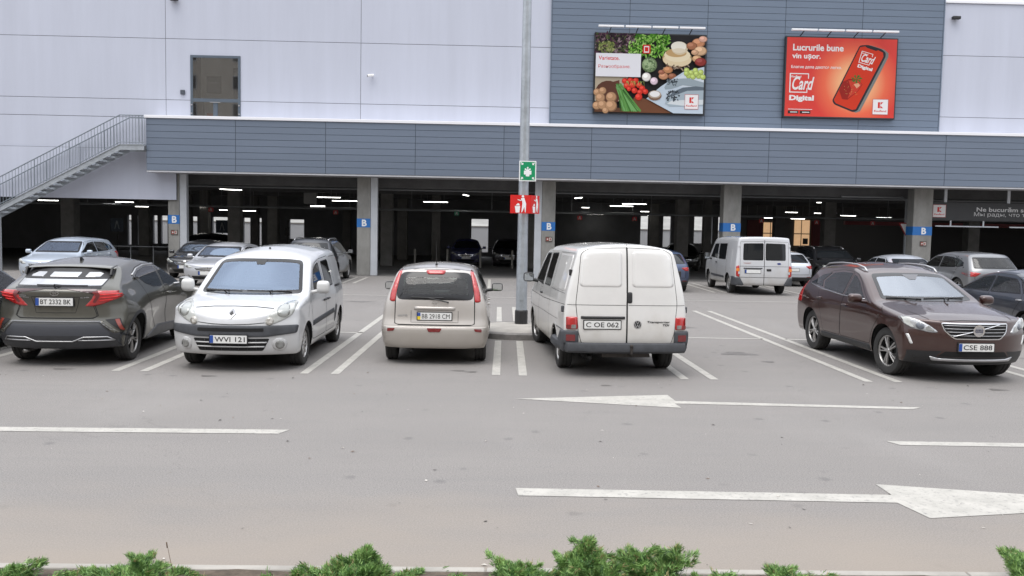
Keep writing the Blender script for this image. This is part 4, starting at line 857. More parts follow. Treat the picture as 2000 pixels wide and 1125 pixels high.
# ------------------------------------------------------------ garage fittings
TUBE = mat('lit lamp tube', (.9,.9,.9), .4, emis=(1,.98,.92), estr=7.0)
first = None
for k, (x, y, z, ln, a) in enumerate([(-12.3,42,3.64,1.2,55),(-8.55,46,3.48,1.4,0),(-8.1,49,3.39,1.4,0),(-3.05,48,3.40,1.3,0),(-1.3,44,3.66,1.1,80),(4.2,43,3.60,1.1,100),(7.1,60.8,3.1,1.2,0),(7.35,50,3.42,1.3,0),(7.75,48,3.50,1.3,0),(17.5,46,3.72,1.1,120),(21.3,56,3.36,1.4,0),(23.6,58,3.28,1.0,0),(26.0,58,3.2,1.0,0),(18.4,54,3.34,.8,0),(-22.8,46,3.05,1.0,0),(-20.4,48,2.96,.9,0),(-19.0,46.2,3.04,.9,0),(-19.6,50,2.88,.7,0),(-15.5,52,2.8,.8,0),(-14.2,52,2.78,.8,0),(16.9,57,3.05,.9,0),(18.2,57,3.02,1.0,0),(19.9,57,3.0,.9,0),(-17.2,52,3.0,1.0,0),(9.2,53,3.2,.5,0),(10.0,55,3.0,.5,0),(-9.8,50,3.1,.8,0),(5.3,50,3.3,.4,0)]):
    if first is None or ln != first[0]:
        o = empty('ceiling_light', (x,y,z), R(a), None, 'ceiling light', 'strip lights under the garage ceiling'); b = MB(); b.box((-ln/2-.05,-.05,.0),(ln/2+.05,.05,.05)); b.tube([(-ln*.35,0,.07),(-ln*.35,0,4.0-z)], .006, 4).tube([(ln*.35,0,.07),(ln*.35,0,4.0-z)], .006, 4); b.build('housing', STEELW, o); b = MB(); b.box((-ln/2,-.04,-.022),(ln/2,.04,-.002)); b.build('tube', TUBE, o); first = (ln, o)
    else:
        o = first[1].copy(); COL.objects.link(o); o.location = (x,y,z); o.rotation_euler = (0,0,R(a))
        for ch in first[1].children: c = ch.copy(); COL.objects.link(c); c.parent = o
    o['label'] = 'white strip light hanging under the dark garage ceiling'
PIPE = mat('grey steel pipe', (.28,.29,.30), .5, .4)
for y, z, r_, lb in ((38.9,3.78,.04,'upper thin grey pipe under the garage ceiling, nearest the front'),(40.0,3.70,.05,'thicker grey pipe under the garage ceiling, just below the upper one'),(44.2,2.86,.035,'lowest long grey pipe crossing all garage bays at head height'),(50.0,3.02,.03,'thin grey pipe deep in the garage')):
    b = MB(); b.tube([(-30,y,z),(30,y,z)], r_, 8); [b.tube([(x,y,z),(x,y,4.19)], .012, 5) for x in range(-28, 30, 4)]; tag(b.build('pipe', PIPE, None, True, 40), lb, 'pipe')
b = MB(); b.tube([(15.2,38.2,3.72),(17.9,38.2,3.72),(18.08,38.2,3.6),(18.08,38.2,.9),(17.95,38.0,.8)], .045, 8); tag(b.build('drain_pipe', PIPE, None, True, 40), 'vertical grey drain pipe beside the rightmost lettered pillar', 'pipe')
arr = mat('red hanging sign', (.40,.02,.02), .5); gr_ = mat('green hanging sign', (.03,.20,.12), .5)
for x, y, z, m, lb in ((-13.9,44.1,2.70,arr,'small red sign hanging behind the first garage bay, leftmost'),(-7.75,44.1,2.68,arr,'small red sign hanging left of the second lettered pillar'),(-1.75,44.1,2.74,gr_,'small green sign hanging over the bollards'),(4.4,44.1,2.64,arr,'small red sign hanging just right of the third pillar'),(7.15,44.1,2.64,arr,'small red sign hanging at the middle of the right bay'),(13.55,44.1,2.66,arr,'small red sign hanging above the window van'),(16.35,44.1,2.64,arr,'small red sign hanging above the black suv'),(19.2,44.1,2.64,arr,'small red sign hanging left of the give way sign')):
    b = MB(); b.box((x-.12,y-.02,z-.10),(x+.12,y,z+.10)); b.tube([(x,y-.01,z+.1),(x,y-.01,z+.2)], .008, 4); b.prism([(x-.07,z-.07),(x-.03,z-.07),(x,z+.0),(x+.03,z-.07),(x+.07,z-.07),(x+.02,z+.07),(x-.02,z+.07)], y-.026, y-.021, 1); tag(b.build('hanging_sign', [m, mat('dim white print', (.4,.38,.36), .5)]), lb, 'sign', 'small signs hanging in the garage')
for k, x in enumerate((-3.85,-2.22,-.55,1.08)):
    b = MB(); b.lathe([(.055,.004),(.055,.88),(.045,.92),(.001,.93)], c=(x,44.6+k*.15,0), n=12); tag(b.build('bollard', mat('pale bollard paint', (.30,.29,.26), .6), None, True, 40, False), ('leftmost','second from the left','third from the left','rightmost')[k]+' of the four pale bollards in the garage entrance', 'bollard', 'bollards in the garage entrance')
b = MB(); b.lathe([(.09,.004),(.09,.9),(.001,.92)], c=(-17.55,35.9,0), n=12); tag(b.build('bollard', mat('yellowish bollard', (.42,.40,.30), .6), None, True, 40, False), 'yellowish bollard at the far left behind the silver blue car', 'bollard')
# give way sign and walkway signs
t_ = empty('give_way_sign', (18.02,38,0), 0, 'white triangular give way sign with red border beside the rightmost pillar', 'sign'); b = MB(); b.tube([(0,.02,0),(0,.02,2.6)], .03, 8); b.build('post', GALV, t_)
b = MB(); b.prism(rp([(-.33,2.62),(.33,2.62),(0,2.04)], .04), -.012, 0, 0); b.prism(rp([(-.25,2.575),(.25,2.575),(0,2.13)], .03), -.014, -.0125, 1); b.build('sign_panel', [mat('faded red border', (.35,.03,.03), .5), WHITE_T], t_)
for x, y, lb in ((-15.75,52,'dark blue walkway sign with white triangle on a pole deep in the left garage'),(-21.2,50.5,'unlit walkway sign on a pole in the leftmost garage bay')):
    t_ = empty('walkway_sign', (x,y,0), 0, lb, 'sign'); b = MB(); b.tube([(0,.03,0),(0,.03,2.2)], .03, 8); b.build('post', BLACK, t_); b = MB(); b.box((-.36,-.015,1.45),(.36,.0,2.2),0); b.prism([(-.14,1.6),(-.10,1.6),(0,1.95),(.10,1.6),(.14,1.6),(.03,2.06),(-.03,2.06)], -.02, -.0155, 1); b.build('sign_panel', [mat('navy sign', (.012,.025,.045), .5), mat('dim sign print', (.22,.24,.25), .5)], t_)
t_ = empty('no_entry_sign', (-12.05,52.4,0), 0, 'dark box signal on a thin pole in front of the white boundary wall', 'sign'); b = MB(); b.tube([(0,0,0),(0,0,2.3)], .03, 8); b.build('post', BLACK, t_); b = MB(); b.box((-.13,-.05,1.35),(.13,.05,1.85),0,.03); b.build('signal_box', BLACK, t_)
b = MB(); b.box((-8.75,41.3,3.02),(-8.15,41.42,3.55),0,.01); tag(b.build('junction_box', mat('pale grey cabinet', (.16,.16,.155), .6)), 'square grey box under the garage ceiling left of the second pillar', 'box')
# banner over the right bay
BN = empty('overhead_banner', (20,37.2,2.76), 0, 'dark grey overhead banner with white welcome text and red logo square', 'banner'); b = MB(); b.box((-1.36,-.05,0),(9.6,.05,.76)); b.build('board', mat('charcoal banner', (.035,.036,.038), .6), BN)
p = Print(-1.36,0,9.6,.76,-.051); W_ = p.x1-p.x0; U = lambda x: (x+1.36)/W_
klogo(p, U(-1.26), .15, U(-.70), .86); p.build('logo_panel', BN); p = Print(-1.36,0,9.6,.76,-.051); LT = (.62,.62,.62)
p.text('Ne bucurăm să te avem', U(.62), U(4.05), .64, .26, LT, bold=.02); p.build('lettering', BN); p = Print(-1.36,0,9.6,.76,-.051); p.text('Мы рады, что ты рядом', U(.52), U(3.98), .33, .28, LT, bold=0); p.build('lettering', BN)
for x in (-.72, 2.0, 6.0): b = MB(); b.box((x-.06,-.03,.76),(x+.06,.03,1.32)); b.build('hanger', STEELW, BN)
for x0, x1 in ((-1.1,1.62),(2.1,5.0)):
    t_ = empty('light_rail', ((x0+x1)/2+20,37.2,2.5), 0, 'white light rail under the banner, '+('left one' if x0 < 0 else 'right one cut by the frame'), 'light rail', 'light rails under the banner'); h_ = (x1-x0)/2; b = MB(); b.box((-h_,-.03,-.02),(h_,.03,.03)); b.build('rail', STEELW, t_); [MB().box((q*h_-.03,-.015,.03),(q*h_+.03,.015,.26)).build('hanger', STEELW, t_) for q in (-.52,.52)]
# store front seen through the right bays
SF = empty('store_front', (19,60,0), 0, 'warmly lit shop windows and red band deep in the right garage bays', 'shop front'); SF.location = (0,0,0)
b = MB(); b.box((16.9,60.5,0),(44,60.8,4.2)); b.build('wall', mat('dark shop wall', (.12,.115,.115), .8), SF); b = MB(); b.box((21.0,52.0,2.62),(44,52.25,2.84)); b.build('red_band', mat('dark red band', (.20,.012,.014), .5), SF)
[MB().box((q,60.40,.5),(q2,60.49,2.9)).build('red_panel', mat('deep red shop panel', (.10,.010,.012), .6), SF) for q, q2 in ((17.6,18.7),(22.1,22.9))]
WARM = mat('lit shop interior', (.5,.4,.3), .6, emis=(1,.62,.34), estr=.42, var=.25, vscale=2)
for x0, x1, z0, z1 in ((18.75,19.75,1.2,2.75),(20.9,21.95,1.2,2.95)):
    b = MB(); b.box((x0,60.44,z0),(x1,60.49,z1)); w_ = b.build('window', WARM, SF); b = MB(); b.box((x0-.05,60.40,z0+.78),(x1+.05,60.438,z0+.84)).box((x0+.45,60.40,z0),(x0+.49,60.438,z1)).box((x0+.6,60.41,z0+.1),(x0+.95,60.437,z0+.5)); b.build('frame', INK, w_)
# railings in the left bay
t_ = empty('trolley_rail', (-15.5,39.5,0), 0, 'dark trolley rail in the garage left of the first pillar', 'railing'); b = MB(); b.tube([(-1.6,0,.95),(1.6,0,.95)], .025, 6); b.build('top_rail', PIPE, t_)
for x in (-1.6,-.5,.5,1.6): b = MB(); b.tube([(x,0,0),(x,0,.95)], .02, 6); b.build('post', PIPE, t_)
# beyond the garage
b = MB(); b.box((-60,70,0),(60,70.3,2.05)); b.box((-60,69.96,2.05),(60,70.34,2.13),1); tag(b.build('boundary_wall', [mat('white boundary wall', (.62,.63,.65), .8, var=.08, vscale=.4), CONC]), 'white boundary wall seen through the back openings of the garage', 'wall')
b = MB(); b.add([(-120,74,0),(120,74,0),(120,95,4.5),(-120,95,4.5),(120,180,5),(-120,180,5)], [(0,1,2,3),(3,2,4,5)]); tag(b.build('embankment', mat('dry grass bank', (.27,.265,.25), .95, var=.3, vscale=.5), fix=False), kind='structure')
# ------------------------------------------------------------ junipers in the bed
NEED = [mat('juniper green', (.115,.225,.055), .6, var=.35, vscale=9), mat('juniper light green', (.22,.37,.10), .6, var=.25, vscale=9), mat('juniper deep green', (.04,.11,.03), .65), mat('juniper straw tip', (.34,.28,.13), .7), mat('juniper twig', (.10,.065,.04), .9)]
def W3(px_, py_, y=5.1):
    py_ += 3
    return Vector((.16+.0031*(px_-1000)*y/5.2, y, .16+(1085+(px_-1000)*.0187-py_)*.0033+ (5.2-y)*.12))
def juniper(label, tips, base_px, seed, dens=1.0):
    r = random.Random(seed); b = MB(); base = Vector((.16+.0031*(base_px-1000), 4.78, .05)); o = empty('juniper_shrub', base, 0, label, 'shrub', 'low junipers along the kerb'); s_ = MB()
    def blade(p, d, ln, w_, mi):
        d = d.normalized(); n_ = Vector((r.gauss(0,1), r.gauss(0,1), r.gauss(0,1))).cross(d)
        if n_.length < 1e-4: return
        n_ = n_.normalized()*w_; q = p-base; b.add([q-n_*.6, q+n_*.6, q+d*ln*.6+n_*.7, q+d*ln, q+d*ln*.6-n_*.7], [(0,1,2,3,4)], mi)
    def spray(a, c, n, spread):
        d0 = (c-a)
        for i in range(n):
            t = r.random()**.8; p = a.lerp(c, t); env = spread*(1-t*.85)*(.35+.65*min(1, t*4)); q = p+Vector((r.gauss(0,1)*env, r.gauss(0,1)*env, r.gauss(0,1)*env*.7)); q.z = max(q.z, .05)
            d = d0.normalized()*1.0+Vector((r.gauss(0,.45), r.gauss(0,.45), r.gauss(.15,.4)))
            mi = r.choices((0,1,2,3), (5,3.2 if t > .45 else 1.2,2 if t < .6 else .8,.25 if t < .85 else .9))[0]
            for _ in range(5): blade(q+Vector((r.gauss(0,.006), r.gauss(0,.006), r.gauss(0,.006))), d+Vector((r.gauss(0,.35), r.gauss(0,.35), r.gauss(0,.3))), r.uniform(.018,.042), r.uniform(.0016,.0032), mi)
    for tx, ty in tips:
        y = r.uniform(4.95, 5.22); c = W3(tx, ty, y); a = base+Vector((r.uniform(-.12,.12), r.uniform(-.1,.15), 0)); mid = a.lerp(c, .55)+Vector((r.gauss(0,.02), 0, -.03))
        s_.tube([a-base, mid-base, c-base], [.006,.004,.0015], 5); L_ = (c-a).length
        spray(mid, c, int(330*dens), .036); spray(a.lerp(mid, .3), c.lerp(mid, .4), int(240*dens), .05)
        for _ in range(4): e = mid.lerp(c, r.uniform(.1,.8)); spray(e, e+Vector((r.gauss(0,.07), r.gauss(0,.06), r.uniform(.01,.07))), int(70*dens), .02)
    for _ in range(int(4*dens)):
        a = base+Vector((r.gauss(0,.22), r.uniform(.0,.3), .02)); e = a+Vector((r.gauss(0,.10), r.gauss(0,.05), r.uniform(.03,.08))); s_.tube([a-base, a.lerp(e,.5)-base+Vector((r.gauss(0,.012),0,0)), e-base], [.0035,.0025,.001], 4); spray(a, e, int(150*dens), .05)
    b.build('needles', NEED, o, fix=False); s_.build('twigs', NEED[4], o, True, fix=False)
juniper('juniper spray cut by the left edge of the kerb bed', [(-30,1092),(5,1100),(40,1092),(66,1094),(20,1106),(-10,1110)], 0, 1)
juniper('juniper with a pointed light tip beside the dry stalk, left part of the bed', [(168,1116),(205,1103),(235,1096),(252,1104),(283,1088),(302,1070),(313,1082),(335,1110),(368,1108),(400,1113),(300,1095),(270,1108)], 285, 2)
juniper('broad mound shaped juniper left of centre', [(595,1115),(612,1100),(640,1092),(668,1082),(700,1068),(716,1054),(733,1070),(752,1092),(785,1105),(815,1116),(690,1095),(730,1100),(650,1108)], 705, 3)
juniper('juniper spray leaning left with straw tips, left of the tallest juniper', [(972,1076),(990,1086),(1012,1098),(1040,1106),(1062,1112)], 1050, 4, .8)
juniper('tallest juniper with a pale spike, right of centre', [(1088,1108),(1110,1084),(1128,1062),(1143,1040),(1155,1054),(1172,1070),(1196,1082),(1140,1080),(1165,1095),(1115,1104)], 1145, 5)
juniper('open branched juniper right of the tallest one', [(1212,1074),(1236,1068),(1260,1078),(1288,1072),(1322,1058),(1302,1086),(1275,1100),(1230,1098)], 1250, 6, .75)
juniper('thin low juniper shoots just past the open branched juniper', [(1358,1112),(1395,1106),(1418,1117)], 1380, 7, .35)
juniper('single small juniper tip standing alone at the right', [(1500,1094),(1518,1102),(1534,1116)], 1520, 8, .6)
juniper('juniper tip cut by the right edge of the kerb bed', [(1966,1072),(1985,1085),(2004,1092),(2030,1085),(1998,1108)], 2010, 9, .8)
b = MB(); q0 = W3(347,1118,5.1); b.tube([q0, W3(339,1085,5.12), W3(331,1047,5.15)], [.0025,.002,.0012], 5); b.tube([W3(332,1056,5.15), W3(330.5,1046,5.15)], .004, 5); tag(b.build('dry_stalk', NEED[4], None, True, fix=False), 'thin dry stalk standing beside the pointed juniper', 'stalk')
b = MB(); A = [W3(312,1122,5.1), W3(318,1104,5.1), W3(336,1098,5.12), W3(330,1110,5.08)]; b.add(A+[v+Vector((0,.004,.002)) for v in A], [(0,1,2,3),(7,6,5,4),(0,4,5,1),(1,5,6,2),(2,6,7,3),(3,7,4,0)]); tag(b.build('dry_leaf', mat('rust brown leaf', (.20,.07,.035), .7, var=.3, vscale=30)), 'curled rust brown leaf caught in the juniper by the dry stalk', 'leaf')

# the block of flats behind the camera that the glass and paint reflect
AB = empty('apartment_building', (4,-34,0), 0, 'beige block of flats across the street, seen as a reflection in upper glass door', 'building')
b = MB(); b.box((-64,-10,0),(30,0,24.5)); b.build('wall', mat('beige render', (.56,.52,.46), .85, var=.1, vscale=.5), AB)
b = MB(); b.box((-64.3,-10.3,24.5),(30.3,.3,24.9)); b.build('roof', mat('dark roof edge', (.08,.07,.065), .8), AB)
for k in range(14):
    for j in range(7):
        x = -60+6.2*k; z = 1.4+3.3*j; b = MB(); b.box((x-.08,.002,z-.08),(x+1.88,.06,z+1.58)); w_ = b.build('window', STEELW, AB); MB().box((x,.061,z),(x+1.8,.065,z+1.5)).build('pane', G_FAR, w_)
# ------------------------------------------------------------ front row of cars
P_WHITE = paint('white car paint', (.54, .55, .565), dirt=.35, var=.02)
P_CREAM = paint('dirty white van paint', (.69, .68, .66), dirt=.65, rough=.42, var=.03)
P_CHAMP = paint('champagne metallic paint', (.475, .445, .415), .45, .38, dirt=.4)
P_OLIVE = paint('olive grey metallic paint', (.080, .077, .062), .45, .30, dirt=.06)
P_BROWN = paint('brown metallic paint', (.038, .011, .008), .3, .28, dirt=.05)

def kangoo():
    sp = dict(L=4.21, zt=[(0,.72),(.06,.80),(.16,.885),(.4,.985),(.8,1.045),(1.05,1.075),(1.12,1.10),(1.72,1.555),(1.85,1.615),(2.1,1.685),(2.5,1.74),(3.2,1.765),(3.9,1.75),(4.21,1.73)],
        crown=[(0,.05),(.3,.06),(.9,.05),(1.15,.05),(1.75,.08),(2.3,.13),(4.21,.11)], zb=[(0,.25),(.6,.23),(3.6,.23),(4.21,.28)],
        fx=[(.2,.08),(.32,.02),(.5,.0),(.68,.01),(.76,.04),(.9,.05)], pf=(.30,2.6), rx=[(.3,.03),(.5,0),(.9,0),(1.7,.2)], pr=(.06,6),
        wx=[(0,.885),(.35,.91),(3.4,.91),(4.21,.86)], h=[(.2,.95),(.35,.985),(.6,1.0),(.95,.985),(1.08,.955),(1.5,.845),(1.62,.79),(1.75,.72)], flare=[(.88,.6,.42,.22,.012),(3.577,.6,.42,.22,.012)])
    c = Car('panel_van', 'small white van with rounded nose facing the camera, plate WVI 121', 'van', sp, -3.652, 14.577, 89.3, P_WHITE, open_cab=True)
    c.wheels(.88, 3.577, .315, .20, .205, 10, 'fan', .02)
    f = c.win('windscreen', rp([(-.77,1.065),(-.40,1.05),(.40,1.05),(.77,1.065),(.64,1.535),(.40,1.56),(-.40,1.56),(-.64,1.535)], [.06,.3,.3,.06,.07,.3,.3,.07]), 'f', G_SCREEN, .035)
    c.patch('sensor_housing', [(-.09,1.54),(.09,1.54),(.06,1.47),(-.06,1.47)], 'f', BLACK, .009)
    c.wiper((.70,1.085), (.12,1.075), 'f', (.30,1.06)); c.wiper((.05,1.08), (-.62,1.08), 'f', (-.35,1.06))
    c.patch('bumper_strip', rp([(-.90,.675),(.90,.675),(.88,.56),(.5,.515),(-.5,.515),(-.88,.56)], .03), 'f', GREYPL, .012, dome=.012)
    c.patch('air_slot', rp(rect(-.46,.592,.46,.638), .015), 'f', UNDER, .028)
    g = c.patch('grille', rp([(-.54,.49),(.54,.49),(.45,.315),(-.45,.315)], .025), 'f', UNDER, .004)
    c.bars('grille_bar', [((-.50,.437),(.50,.437)),((-.47,.377),(.47,.377))], 'f', P_WHITE, .0105, .012, g)
    c.bars('grille_rib', [((x,.48),(x,.325)) for x in (-.36,-.24,-.12,0,.12,.24,.36)], 'f', BLACK, .005, .008, g)
    for sg in (1, -1):
        fl = c.patch('fog_lamp_surround', ell(.665*sg,.405,.095,.095), 'f', P_WHITE, .006, dome=.012)
        c.patch('fog_lamp', ell(.665*sg,.405,.058,.062), 'f', SMOKE_L, .026, fl, dome=.01)
        hl = c.patch('headlight', rp([(.46*sg,.70),(.52*sg,.83),(.64*sg,.955),(.74*sg,.995),(.82*sg,.985),(.855*sg,.92),(.825*sg,.82),(.70*sg,.74),(.57*sg,.69)], .05), 'f', WHITE_L, .004, dome=.014, dr=.05)
        c.patch('lamp_reflector', ell(.70*sg,.87,.085,.085), 'f', mat('lamp bowl', (.34,.35,.33), .2, .4, coat=1), .020, hl, dome=.006)
        c.patch('indicator', ell(.535*sg,.735,.052,.055), 'f', mat('clear indicator', (.42,.40,.36), .15, .2, coat=1), .021, hl, dome=.012)
    b = c.patch('badge', [(0,.765),(.058,.83),(0,.895),(-.058,.83)], 'f', mat('dark chrome', (.34,.34,.35), .2, 1), .014)
    c.patch('badge_core', [(0,.795),(.030,.83),(0,.865),(-.030,.83)], 'f', BLACK, .018, b)
    c.seam([(.56,.905),(.3,.925),(0,.93),(-.3,.925),(-.56,.905)], 'f', .007)
    c.seam([(.47,.715),(.25,.695),(0,.688),(-.25,.695),(-.47,.715)], 'f', .009)
    pass
    c.plate('f', 0.01, .485, 'WVI 121', BLUE_P, x=.03)
    dr = c.both('front_door', rp([(1.27,.36),(1.22,.62),(1.20,1.02),(1.50,1.22),(1.76,1.40),(2.02,1.50),(2.30,1.535),(2.30,.34),(1.40,.34)], .04), 'R', P_WHITE, .0025)
    sd = c.both('sliding_door', rp([(2.33,.34),(2.33,1.54),(3.12,1.57),(3.16,1.1),(3.1,.62),(2.98,.45),(2.98,.34)], .04), 'R', P_WHITE, .0025)
    for i, pj in enumerate('RL'):
        c.win('window', rp([(1.48,1.08),(1.58,1.24),(1.76,1.40),(2.0,1.47),(2.22,1.50),(2.22,1.05)], .05), pj, G_DARK, .018, .006, dr[i])
        c.win('window', rp([(2.42,1.06),(2.42,1.505),(3.0,1.52),(3.02,1.08)], .06), pj, G_DARK, .018, .006, sd[i])
        c.seam([(3.18,1.10),(3.24,1.56),(4.05,1.56),(4.05,1.10)], pj, .008)
        c.patch('door_rail', rp(rect(3.16,1.03,3.72,1.065), .012), pj, BLACK, .006)
        c.patch('side_moulding', rp([(1.24,.555),(2.96,.60),(2.96,.68),(1.24,.635)], .02), pj, GREYPL, .008, dome=.012)
        c.patch('rear_moulding', rp([(3.06,.44),(3.22,.70),(3.12,.74),(2.99,.60),(2.99,.44)], .02), pj, GREYPL, .006)
    for a, ps in ((2.18, dr), (2.46, sd)): c.handle(a, .885, parents=ps, m=BLACK)
    c.seam([(1.16,.98),(1.02,.86),(.92,.72)], 'R', .007, True)
    c.mirror(1.32, 1.10, .20, .20, .14, mat('white mirror cap', (.56,.56,.55), .4))
    b = MB(); p, n = c.hit(2.25, .02, 't'); q = c.shift(p); b.lathe([(.018,0),(.014,.03),(.001,.034)], c=(q[0],q[1],q[2]-.004), n=12); b.build('aerial_base', BLACK, c.root)
    c.both('tail_light', rp(rect(.58,.9,.68,1.35), .03), 'b', RED_L, .006)
    c.cabin(2.05, .42, 1.05, rear=2.9, dash=1.25)
    c.finish(); return c

def note():
    sp = dict(L=4.08, zt=[(0,.70),(.1,.80),(.5,.92),(.85,.985),(1.0,1.03),(1.65,1.42),(1.8,1.47),(2.2,1.525),(2.8,1.535),(3.3,1.515),(3.6,1.485),(4.1,1.46)],
        crown=[(0,.05),(.9,.05),(1.6,.06),(2.2,.07),(4.08,.065)], zb=[(0,.24),(4.08,.25)], fx=[(.2,.08),(.4,.0),(.8,.05)], pf=(.3,2.5),
        rx=[(.24,.06),(.34,.02),(.5,.0),(.61,.005),(.66,.05),(1.0,.09),(1.2,.16),(1.40,.27),(1.5,.38)], pr=(.13,4),
        wx=[(0,.80),(.5,.845),(3.3,.845),(4.08,.815)], h=[(.22,.93),(.36,.975),(.5,1.0),(.62,1.0),(.68,.985),(.9,.965),(1.0,.925),(1.42,.735),(1.5,.68)], flare=[(3.42,.55,.4,.2,.012),(.82,.55,.4,.2,.012)])
    c = Car('hatchback_car', 'champagne small hatchback seen from behind with tall red tail lights, plate BB 2918 CM', 'car', sp, -.85, 15.44, -90.0, P_CHAMP, open_cab=True)
    c.wheels(.82, 3.42, .30, .185, .19, 7, 'fan', .025)
    tg = c.patch('tailgate', rp([(-.605,.63),(.605,.63),(.60,1.0),(.545,1.43),(.3,1.455),(-.3,1.455),(-.545,1.43),(-.60,1.0)], .04), 'b', P_CHAMP, .0025)
    c.win('rear_window', rp([(-.60,1.0),(.60,1.0),(.55,1.405),(.3,1.42),(-.3,1.42),(-.55,1.405)], [.10,.10,.10,.3,.3,.10]), 'b', mat_rear, .085, .006, tg)
    c.seam([(-.612,1.0),(-.612,.64),(-.55,.618),(.55,.618),(.612,.64),(.612,1.0)], 'b', .009)
    c.both('tail_light', rp([(.705,.98),(.69,1.1),(.63,1.30),(.58,1.42),(.535,1.455),(.53,1.41),(.565,1.28),(.60,1.10),(.612,.97),(.66,.962)], .02), 'b', RED_L, .004, dome=.016, dr=.03)
    c.patch('brake_light', rp([(-.16,1.442),(.16,1.442),(.13,1.385),(-.13,1.385)], .03), 'b', RED_L, .012, tg, dome=.012)
    gb = c.patch('number_light_bar', rp(rect(-.315,.845,.315,.90), .02), 'b', P_CHAMP, .006, tg, dome=.02, dr=.03)
    c.seam([(-.36,.838),(-.36,.66),(.36,.66),(.36,.838)], 'b', .006)
    c.plate('b', 0, .755, 'BB 2918 CM', BLUE_P, band2=YEL_P)
    c.wiper((.13,1.03), (-.36,1.035), 'b', (.20,.965))
    bb = MB(); M = M2 = c.on(0, .96, 'b', .008)
    ring = [(a, b, 0) for a, b in ell(0, 0, .034, .034)]+[(a, b, 0) for a, b in ell(0, 0, .026, .026)]; nr = 20
    bb.add([M @ Vector(q) for q in ring], [(i, (i+1) % nr, (i+1) % nr+nr, i+nr) for i in range(nr)]).add([M @ Vector(q) for q in [(-.044,-.008,.002),(.044,-.008,.002),(.044,.008,.002),(-.044,.008,.002)]], [(0,1,2,3)])
    bb.build('badge', CHROME, tg, fix=False)
    v, f = fit_text('NOTE', .15, .026, bold=.02, extr=.001); M = M2 = c.on(-.49, .76, 'b', .008)
    mk('model_lettering', [M @ Vector(q) for q in v], f, SILVER, tg)
    bp = c.patch('rear_bumper', rp([(-.83,.595),(.83,.595),(.835,.40),(.74,.30),(.55,.262),(-.55,.262),(-.74,.30),(-.835,.40)], .05), 'b', P_CHAMP, .004, dome=.012, dr=.06)
    c.seam([(-.80,.53),(-.5,.515),(-.2,.495),(.2,.495),(.5,.515),(.80,.53)], 'b', .006)
    c.both('reflector', rp([(.60,.565),(.715,.562),(.715,.515),(.62,.525)], .012), 'b', RED_D, .024, bp)
    c.patch('fog_lamp', rp([(-.115,.572),(.115,.572),(.085,.518),(-.085,.518)], .012), 'b', RED_D, .024, bp)
    b = MB(); p, n = c.hit(3.35, -.02, 't'); q = c.shift(p); b.lathe([(.022,0),(.016,.03),(.006,.035)], c=(q[0],q[1],q[2]-.003), n=12).tube([(q[0],q[1],q[2]+.03),(q[0]+.16,q[1]+.0,q[2]+.42)], [.005,.0025], 6); b.build('aerial', BLACK, c.root)
    d1 = c.both('front_door', rp([(1.20,.33),(1.15,.52),(1.0,.66),(1.0,1.0),(1.3,1.22),(1.6,1.41),(2.02,1.47),(2.08,.33)], .04), 'R', P_CHAMP, .0025)
    d2 = c.both('rear_door', rp([(2.11,.33),(2.05,1.47),(2.6,1.475),(3.05,1.45),(3.12,1.0),(3.0,.70),(2.85,.55),(2.75,.33)], .04), 'R', P_CHAMP, .0025)
    for i, pj in enumerate('RL'):
        c.win('window', rp([(1.12,1.0),(1.65,1.37),(2.0,1.41),(2.02,.98)], .04), pj, G_CLEAR, .02, .006, d1[i]); c.win('window', rp([(2.12,.98),(2.10,1.41),(2.6,1.42),(3.0,1.39),(3.08,1.02)], .04), pj, G_CLEAR, .02, .006, d2[i])
        c.win('quarter_window', rp([(3.16,1.05),(3.10,1.38),(3.35,1.36),(3.45,1.08)], .04), pj, G_CLEAR, .02, .006)
    c.handle(1.98, .87, parents=d1); c.handle(3.0, .88, parents=d2)
    c.win('windscreen', rp([(-.68,1.02),(.68,1.02),(.56,1.38),(-.56,1.38)], .06), 'f', G_CLEAR, .04)
    c.mirror(1.38, 1.0, .20, .15, .12, BLACK)
    b = MB(); b.tube([(4.06-2.04-.35,-.35,.20),(4.06-2.04-.05,-.35,.215)], .022, 12); b.build('exhaust_pipe', UNDER, c.root, True)
    c.cabin(1.95, .34, 1.0, rear=2.85, dash=1.05, rh=.34)
    c.finish(); return c

